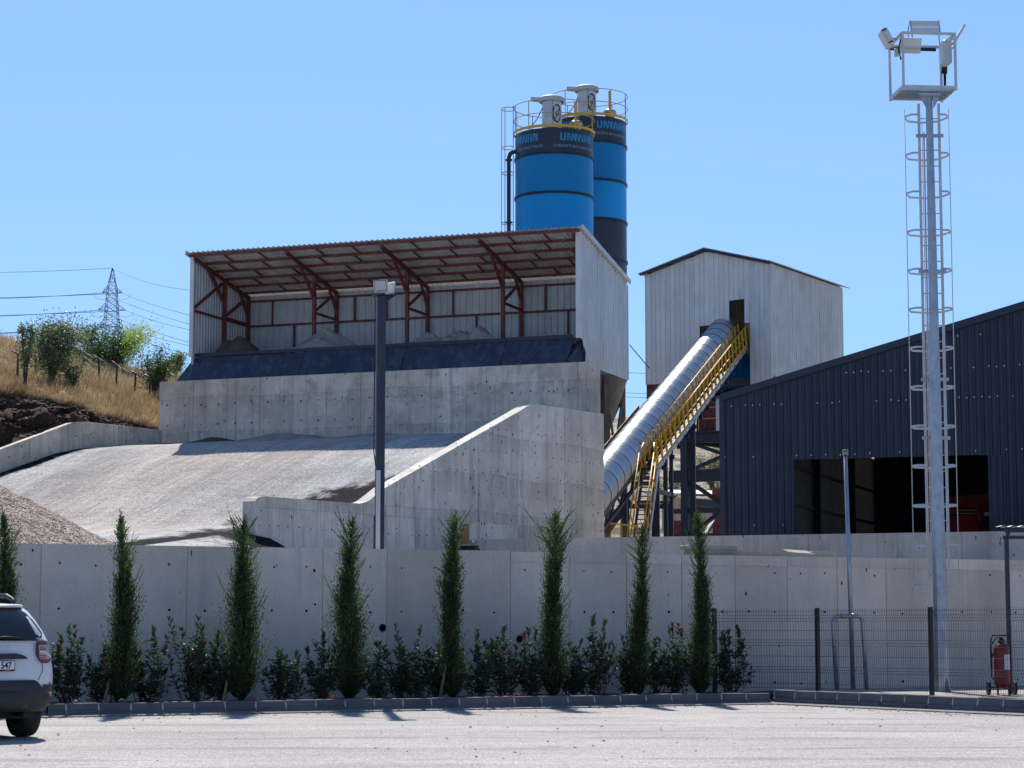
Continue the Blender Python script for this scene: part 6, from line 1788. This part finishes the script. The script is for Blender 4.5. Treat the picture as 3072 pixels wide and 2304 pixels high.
for d, hw_ in ((6.9, 3.2), (11.8, 4.5), (16.2, 3.7)):
    z = ptop.z - d
    for s_ in (-1, 1):
        tip = Vector((ptop.x + s_ * hw_ * .88, ptop.y, z - .2)); w_ = pw(z); am = MB()
        for b in (-1, 1):
            for dz, r in ((0, .09), (1.6, .08)):
                am.tube((ptop.x + s_ * w_, ptop.y + b * w_, z + dz), tip, r, n=4)
            for f in (.3, .6): am.tube(Vector((ptop.x + s_ * w_, ptop.y + b * w_, z)).lerp(tip, f), Vector((ptop.x + s_ * w_, ptop.y + b * w_, z + 1.6)).lerp(tip, f), .05, n=4)
        am.obj("cross_arm", M['pylon'], pyl); arms.append(tip)
def cable(p, q, sag, label, r=.09):
    n = 16; pts = [p.lerp(q, i / n) - Z * (sag * 4 * (i / n) * (1 - i / n)) for i in range(n + 1)]
    o = MB().path(pts, r, 4, caps=False)
    o.obj("power_line", M['wire'], loc=tuple(p), label=label, cat="power line", group="high voltage lines at the pylon")
names = ("upper", "middle", "lowest")
for k in range(3):
    for s_ in (0, 1):
        tip = arms[k * 2 + s_]
        yl = (889, 943, 1003)[k] + (-5 if s_ else 4)
        yr = ((928, 957), (972, 1012), (1020, 1048))[k][s_ ^ 1]
        far = at(-420, yl + 8, PY + 60 + 20 * s_)
        cable(tip, far, .8, f"power line leaving the {names[k]} {'near' if s_ else 'outer'} arm of the pylon, away from the shed")
        q = at(590, yr + 6, 470); e = tip.lerp(q, 1.6)
        cable(tip, e, 1.2, f"power line from the {names[k]} {'near' if s_ else 'outer'} arm of the pylon dropping behind the shed")
        pts = [tip + Vector((-2.4, 0, -.3)), tip + Vector((-1.6, 0, -1.5)), tip + Vector((0, 0, -2.0)), tip + Vector((1.6, 0, -1.4)), tip + Vector((2.4, 0, -.3))]
        MB().path(pts, .05, 4, caps=False).obj("jumper_wire", M['wire'], pyl)
cable(ptop, at(-420, 812, PY + 70), 1.0, "thin earth wire from the pylon's tip away from the shed", .07)
cable(ptop, at(590, 872, 470), 1.2, "thin earth wire from the pylon's tip behind the shed", .07)
for i, (y0, y1) in enumerate(((1107, 1112), (1168, 1172), (1180, 1184))):
    cable(at(1700, y0, 300), at(2400, y1, 300), .6, ("upper", "middle", "lowest")[i] + " thin wire crossing the gap between silo and tower", .04)
# stay wire from silo to tower
o = MB().path([at(1889, 1035, 90), at(1948, 1105, 92)], .02, 4); o.obj("stay_wire", M['black'], loc=tuple(at(1889, 1035, 90)), label="thin stay wire running from the taller silo down towards the tower", cat="wire")
# ------------------------------------------------------------------ the white car (built facing +y, rear at y = 0, then turned and placed)
car = thing("parked_car", "white five door car seen from behind, cut off by the picture edge", "car")
def lp_loop(z, w, y0, y1, rc, n=9, crown=0.0):
    """rounded-rectangle loop: half width w, from rear y0 to front y1"""
    pts = []
    for cx, cy, a0 in ((w - rc, y0 + rc, -90), (w - rc, y1 - rc, 0), (-w + rc, y1 - rc, 90), (-w + rc, y0 + rc, 180)):
        for i in range(n):
            a = R(a0 + 90 * i / (n - 1))
            x, y = cx + rc * math.cos(a), cy + rc * math.sin(a)
            bow = .05 * (1 - (x / w) ** 2)
            if a0 in (-90, 180) and y < y0 + rc: y -= 0
            pts.append((x, y - (bow if y < y0 + rc + .01 else 0), z))
    return pts
body = [(.34, .80, .10, 4.22, .22), (.45, .865, .04, 4.27, .22), (.62, .895, .0, 4.3, .24), (.74, .90, .0, 4.3, .25), (.85, .895, .015, 4.28, .25), (.93, .875, .03, 4.2, .24), (1.02, .855, .04, 4.0, .22), (1.1, .845, .05, 3.4, .2), (1.17, .825, .07, 3.1, .2), (1.2, .81, .085, 3.0, .2)]
MB().loft([lp_loop(*b) for b in body]).obj("body", M['car_white'], car)
cab = [(1.2, .81, .085, 3.0, .2), (1.3, .775, .15, 2.85, .2), (1.42, .72, .25, 2.62, .2), (1.52, .665, .36, 2.42, .2), (1.58, .615, .46, 2.3, .2), (1.61, .55, .55, 2.2, .22), (1.622, .40, .72, 2.05, .22)]
MB().loft([lp_loop(*b) for b in cab]).loft([lp_loop(*cab[-1]), [(p[0] * .3, 1.2 + (p[1] - 1.2) * .3, 1.635) for p in lp_loop(*cab[-1])]], caps=True).obj("cabin", M['car_white'], car)
def rear_pt(x, z, out=.006):
    zs_ = [b[0] for b in body] + [b[0] for b in cab[1:]]; w_ = [b[1] for b in body] + [b[1] for b in cab[1:]]; y_ = [b[2] for b in body] + [b[2] for b in cab[1:]]
    rc_ = [b[4] for b in body] + [b[4] for b in cab[1:]]
    w, y, rc = np.interp(z, zs_, w_), np.interp(z, zs_, y_), np.interp(z, zs_, rc_)
    ax = min(abs(x), w - .001); yy = y
    if ax > w - rc: yy = y + rc - math.sqrt(max(0, rc * rc - (ax - (w - rc)) ** 2))
    bow = .05 * (1 - (x / w) ** 2)
    return Vector((x, float(yy - bow - out), z))
def rear_patch(outline, name, mat, out=.006, n=16, parent=car, m=10):
    """outline: list of (z, x0, x1) rows from bottom to top"""
    zs_ = np.linspace(outline[0][0], outline[-1][0], m)
    rows = []
    for z in zs_:
        x0 = np.interp(z, [o[0] for o in outline], [o[1] for o in outline]); x1 = np.interp(z, [o[0] for o in outline], [o[2] for o in outline])
        rows.append([rear_pt(float(x0 + (x1 - x0) * i / n), float(z), out) for i in range(n + 1)])
    return MB().grid(rows).obj(name, mat, parent)
M['glass'] = pbr("tinted rear glass", "10181c", .06, var=.1, spec=.9)
rear_patch([(1.17, -.6, .6), (1.2, -.68, .68), (1.26, -.72, .72), (1.42, -.625, .625), (1.53, -.535, .535), (1.545, -.5, .5)], "rear_window", M['glass'], .008)
rear_patch([(1.545, -.53, .53), (1.575, -.52, .52)], "window_shade_strip", M['car_plastic'], .012, m=3)
# pale reflection-free interior seen through the glass: rear pillar trims
for s_ in (-1, 1): rear_patch([(1.24, s_ * .6, s_ * .69), (1.4, s_ * .55, s_ * .6), (1.46, s_ * .53, s_ * .57)] if s_ > 0 else [(1.24, -.69, -.6), (1.4, -.6, -.55), (1.46, -.57, -.53)], "pillar_trim", M['galv_matte'], .011, 4, m=4)
sp = [rear_pt(x, 1.585, .05) for x in np.linspace(-.58, .58, 13)]
spo = MB(); spo.loft([[p + Vector((0, 0, .02)), p + Vector((0, -.06, .005)), p + Vector((0, -.06, -.015)), p + Vector((0, .04, -.02)), p + Vector((0, .3, .03))] for p in sp], caps=True); spo.obj("roof_spoiler", M['car_white'], car)
# wiper
MB().path([rear_pt(-.05, 1.19, .03), rear_pt(.15, 1.215, .035), rear_pt(.42, 1.2, .03)], [.02, .014, .008], 6).obj("wiper", M['black'], car)
MB().tube(rear_pt(-.05, 1.19, .0), rear_pt(-.05, 1.19, .04), .03, n=10).obj("wiper_hub", M['black'], car)
# bumper and lower plastics
bl = [(.33, .80, .08, .6, .2), (.40, .855, .0, .6, .22), (.5, .875, -.03, .55, .22), (.6, .8, -.035, .5, .22), (.68, .72, -.035, .45, .22), (.705, .7, -.02, .4, .22)]
def bump_loop(z, w, y, yb, rc):
    pts = []
    for i in range(25):
        t = -1 + 2 * i / 24; x = w * t; ax = abs(x); yy = y
        if ax > w - rc: yy = y + rc - math.sqrt(max(0, rc * rc - (ax - (w - rc)) ** 2))
        pts.append(Vector((x, yy - .05 * (1 - t * t), z)))
    return pts
MB().loft([bump_loop(*b) for b in bl], closed=False).obj("bumper", M['car_plastic'], car)
MB().loft([[p + Vector((0, -.02, 0)) for p in bump_loop(z, w, y, 0, .1)] for z, w, y in ((.36, .42, .0), (.39, .5, -.035), (.56, .5, -.045), (.585, .48, -.02))], closed=False).obj("skid_plate", M['car_plastic'], car)
for s_ in (-1, 1):
    xa, xb = s_ * .70, s_ * .84
    rear_patch([(.50, min(xa, xb), max(xa, xb)), (.56, min(xa, xb), max(xa, xb))], "reflector", M['lamp_red'], .02, 4, m=3)
    rear_patch([(.44, min(xa, xb), max(xa, xb)), (.5, min(xa, xb), max(xa, xb))], "fog_lamp", M['lamp_clear'], .02, 4, m=3)
    rear_patch([(.565, min(s_ * .68, s_ * .88), max(s_ * .68, s_ * .88)), (.65, min(s_ * .66, s_ * .89), max(s_ * .66, s_ * .89))], "bumper_corner", M['car_plastic'], .014, 6, m=3)
# tail lamps
def lamp_side(s_, rows, name, mat, out, n=6):
    o = [(z, min(s_ * a, s_ * b), max(s_ * a, s_ * b)) for z, a, b in rows]
    return rear_patch(o, name, mat, out, n, m=8)
for s_ in (-1, 1):
    lamp_side(s_, [(.905, .64, .75), (.93, .6, .82), (1.0, .575, .84), (1.12, .565, .828), (1.155, .58, .80), (1.17, .62, .74)], "tail_lamp", M['lamp_dark'], .03)
    lamp_side(s_, [(.935, .625, .80), (.97, .61, .82), (1.1, .60, .81), (1.125, .61, .79)], "lamp_lens", M['lamp_clear'], .036)
    lamp_side(s_, [(1.12, .60, .79), (1.15, .60, .77), (1.163, .63, .73)], "lamp_top", M['lamp_red'], .037)
    lamp_side(s_, [(.915, .65, .75), (.95, .62, .80)], "lamp_bottom", M['lamp_red'], .037)
    bars = MB()
    for (x0, z0), (x1, z1) in (((.615, 1.04), (.69, 1.035)), ((.69, 1.035), (.80, .975))):
        p, q = rear_pt(s_ * x0, z0, .042), rear_pt(s_ * x1, z1, .046); bars.beam(p, q, .012, .028)
    bars.obj("lamp_chevron", M['white_metal'], car)
    for z0 in (1.085, 1.065, .995, .965):
        p, q = rear_pt(s_ * .62, z0, .041), rear_pt(s_ * .71, z0 - .004, .042); MB().beam(p, q, .008, .011).obj("lamp_light_bar", M['lamp_red'], car)
# dark tailgate strip, number plate, lettering, seams
rear_patch([(.955, -.45, .45), (.985, -.43, .43), (1.01, -.36, .36), (1.02, -.3, .3)], "tailgate_strip", M['car_plastic'], .022, m=4)
pc = rear_pt(0, .865, .02)
MB().bbox((0, pc.y - .004, .875), (.53, .012, .125), .005).obj("number_plate", M['ink'], car)
MB().bbox((0, pc.y - .011, .882), (.51, .006, .098), .002).obj("plate_face", M['plate'], car)
def flat_text(txt, size, x0, y, z0, mat, name, bold=.0, sx=1.0):
    V, F = text_mesh(txt, size, bold)
    mb = MB(); mb.add([(x0 + v[0] * sx, y, z0 + v[1]) for v in V], F); mb.obj(name, mat, car)
flat_text("547", .108, .07, pc.y - .0155, .846, M['ink'], "plate_digits", .003, .9)
for x in (-.24, -.14, -.05): flat_text({-.24: "06", -.14: "", -.05: ""}[x] or " ", .1, x, pc.y - .0155, .846, M['ink'], "plate_digits", .003, .9) if False else None
flat_text("... . ...", .03, .13, pc.y - .0115, .818, M['plate'], "plate_dealer_line", .001)
# badge letters built from thin strokes
def badge(pts_list, x):
    for pts in pts_list:
        mb = MB()
        V, F = stroke(pts, .011)
        mb.add([tuple(rear_pt(x + a, 1.075 + b, .012)) for a, b in V], F); mb.obj("badge_letter", M['galv_matte'], car)
h = .05
badge([[(0, 0), (0, h), (.035, h), (.055, h * .5), (.035, 0), (0, 0)]], -.235)
badge([[(0, 0), (.03, h), (.06, 0)]], -.12)
badge([[(.05, h), (.015, h), (0, h * .5), (.015, 0), (.05, 0)]], -.0)
badge([[(0, 0), (0, h)]], .105)
badge([[(0, 0), (.03, h), (.06, 0)]], .165)
for s_ in (-1, 1):
    se = MB(); pts = [rear_pt(s_ * x, z, .004) for x, z in ((.66, 1.2), (.6, 1.17), (.575, 1.0), (.66, .91), (.665, .82), (.6, .7))]
    se.path(pts, .004, 4); se.obj("tailgate_seam", M['ink'], car)
MB().tube(rear_pt(.78, .665, .01), rear_pt(.78, .665, -.01), .012, n=8).obj("parking_sensor", M['ink'], car)
# roof rails, wheels, side glass, underside
for s_ in (-1, 1):
    MB().path([(s_ * .5, .58, 1.6), (s_ * .51, .68, 1.67), (s_ * .515, .9, 1.715), (s_ * .515, 1.9, 1.72), (s_ * .51, 2.1, 1.68), (s_ * .5, 2.2, 1.6)], [.02, .028, .03, .03, .028, .02], 8).obj("roof_rail", M['car_plastic'], car)
    for y in (.76, 3.42):
        w = MB(); w.lathe([(.2, -.125), (.3, -.135), (.335, -.12), (.345, -.085), (.348, 0), (.345, .085), (.335, .12), (.3, .135), (.2, .125)], (0, 0, 0), 36)
        W = MB(); W.v = [(s_ * .74 + p[2], y + p[0], .35 + p[1]) for p in w.v]; W.f, W.sm, W.mi = w.f, w.sm, w.mi
        wh = W.obj("wheel", M['tyre'], car)
        rm_ = MB(); rm_.lathe([(.0, .06), (.05, .085), (.06, .05), (.19, .07), (.21, .1), (.205, -.1)], (0, 0, 0), 30)
        W = MB(); W.v = [(s_ * (.74 + p[2]), y + p[0], .35 + p[1]) for p in rm_.v]; W.f, W.sm, W.mi = rm_.f, rm_.sm, rm_.mi
        W.obj("rim", M['rim'], wh)
        gr = MB()
        for k in range(-2, 3): gr.lathe([(.3495, k * .035 - .004), (.3495, k * .035 + .004)], (0, 0, 0), 36)
        W = MB(); W.v = [(s_ * .74 + p[2], y + p[0], .35 + p[1]) for p in gr.v]; W.f, W.sm, W.mi = gr.f, gr.sm, gr.mi
        W.obj("tread_groove", M['black'], wh)
        ar = MB(); rows = [[], []]
        for i in range(15):
            a = R(-10 + 200 * i / 14)
            for q, rr_ in ((0, .37), (1, .44)): rows[q].append((s_ * (.905 if q == 0 else .902), y + rr_ * math.cos(a), .35 + rr_ * math.sin(a)))
        ar.grid(rows); ar.obj("wheel_arch_trim", M['car_plastic'], car)
        MB().prism([(s_ * .904, y + .37 * math.cos(R(k * 18)), .36 + .37 * math.sin(R(k * 18))) for k in range(11)], (s_ * -.01, 0, 0)).obj("wheel_well", M['black'], car)
    rows = [[(s_ * .806, y, 1.215) for y in np.linspace(.55, 2.85, 9)], [(s_ * .69, y, 1.5) for y in np.linspace(.75, 2.35, 9)]]
    MB().grid(rows).obj("side_window", M['glass'], car)
    MB().bbox((s_ * .88, 2.75, 1.2), (.12, .1, .13), .03).obj("door_mirror", M['car_white'], car)
MB().box((0, 2.2, .3), (1.5, 3.6, .12)).obj("underbody", M['black'], car)
MB().tube((0, .76, .33), (1.3 * .5, .76, .33), .05, n=8).obj("axle", M['black'], car)
MB().tube((.45, .0, .29), (.45, .5, .3), .03, n=10).obj("exhaust", M['black'], car)
# place: rear right corner at the photograph's column 150, tyre contact at 27.2 m
ang = R(34)
cd_ = Vector((-math.sin(ang), math.cos(ang), 0)); cr_ = Vector((math.cos(ang), math.sin(ang), 0))
rc = at(36, 2203, 26.2); rc.z = 0
car.rotation_euler = (0, 0, ang)
car.scale = (.92, 1, 1.01)
car.location = rc - cr_ * .25
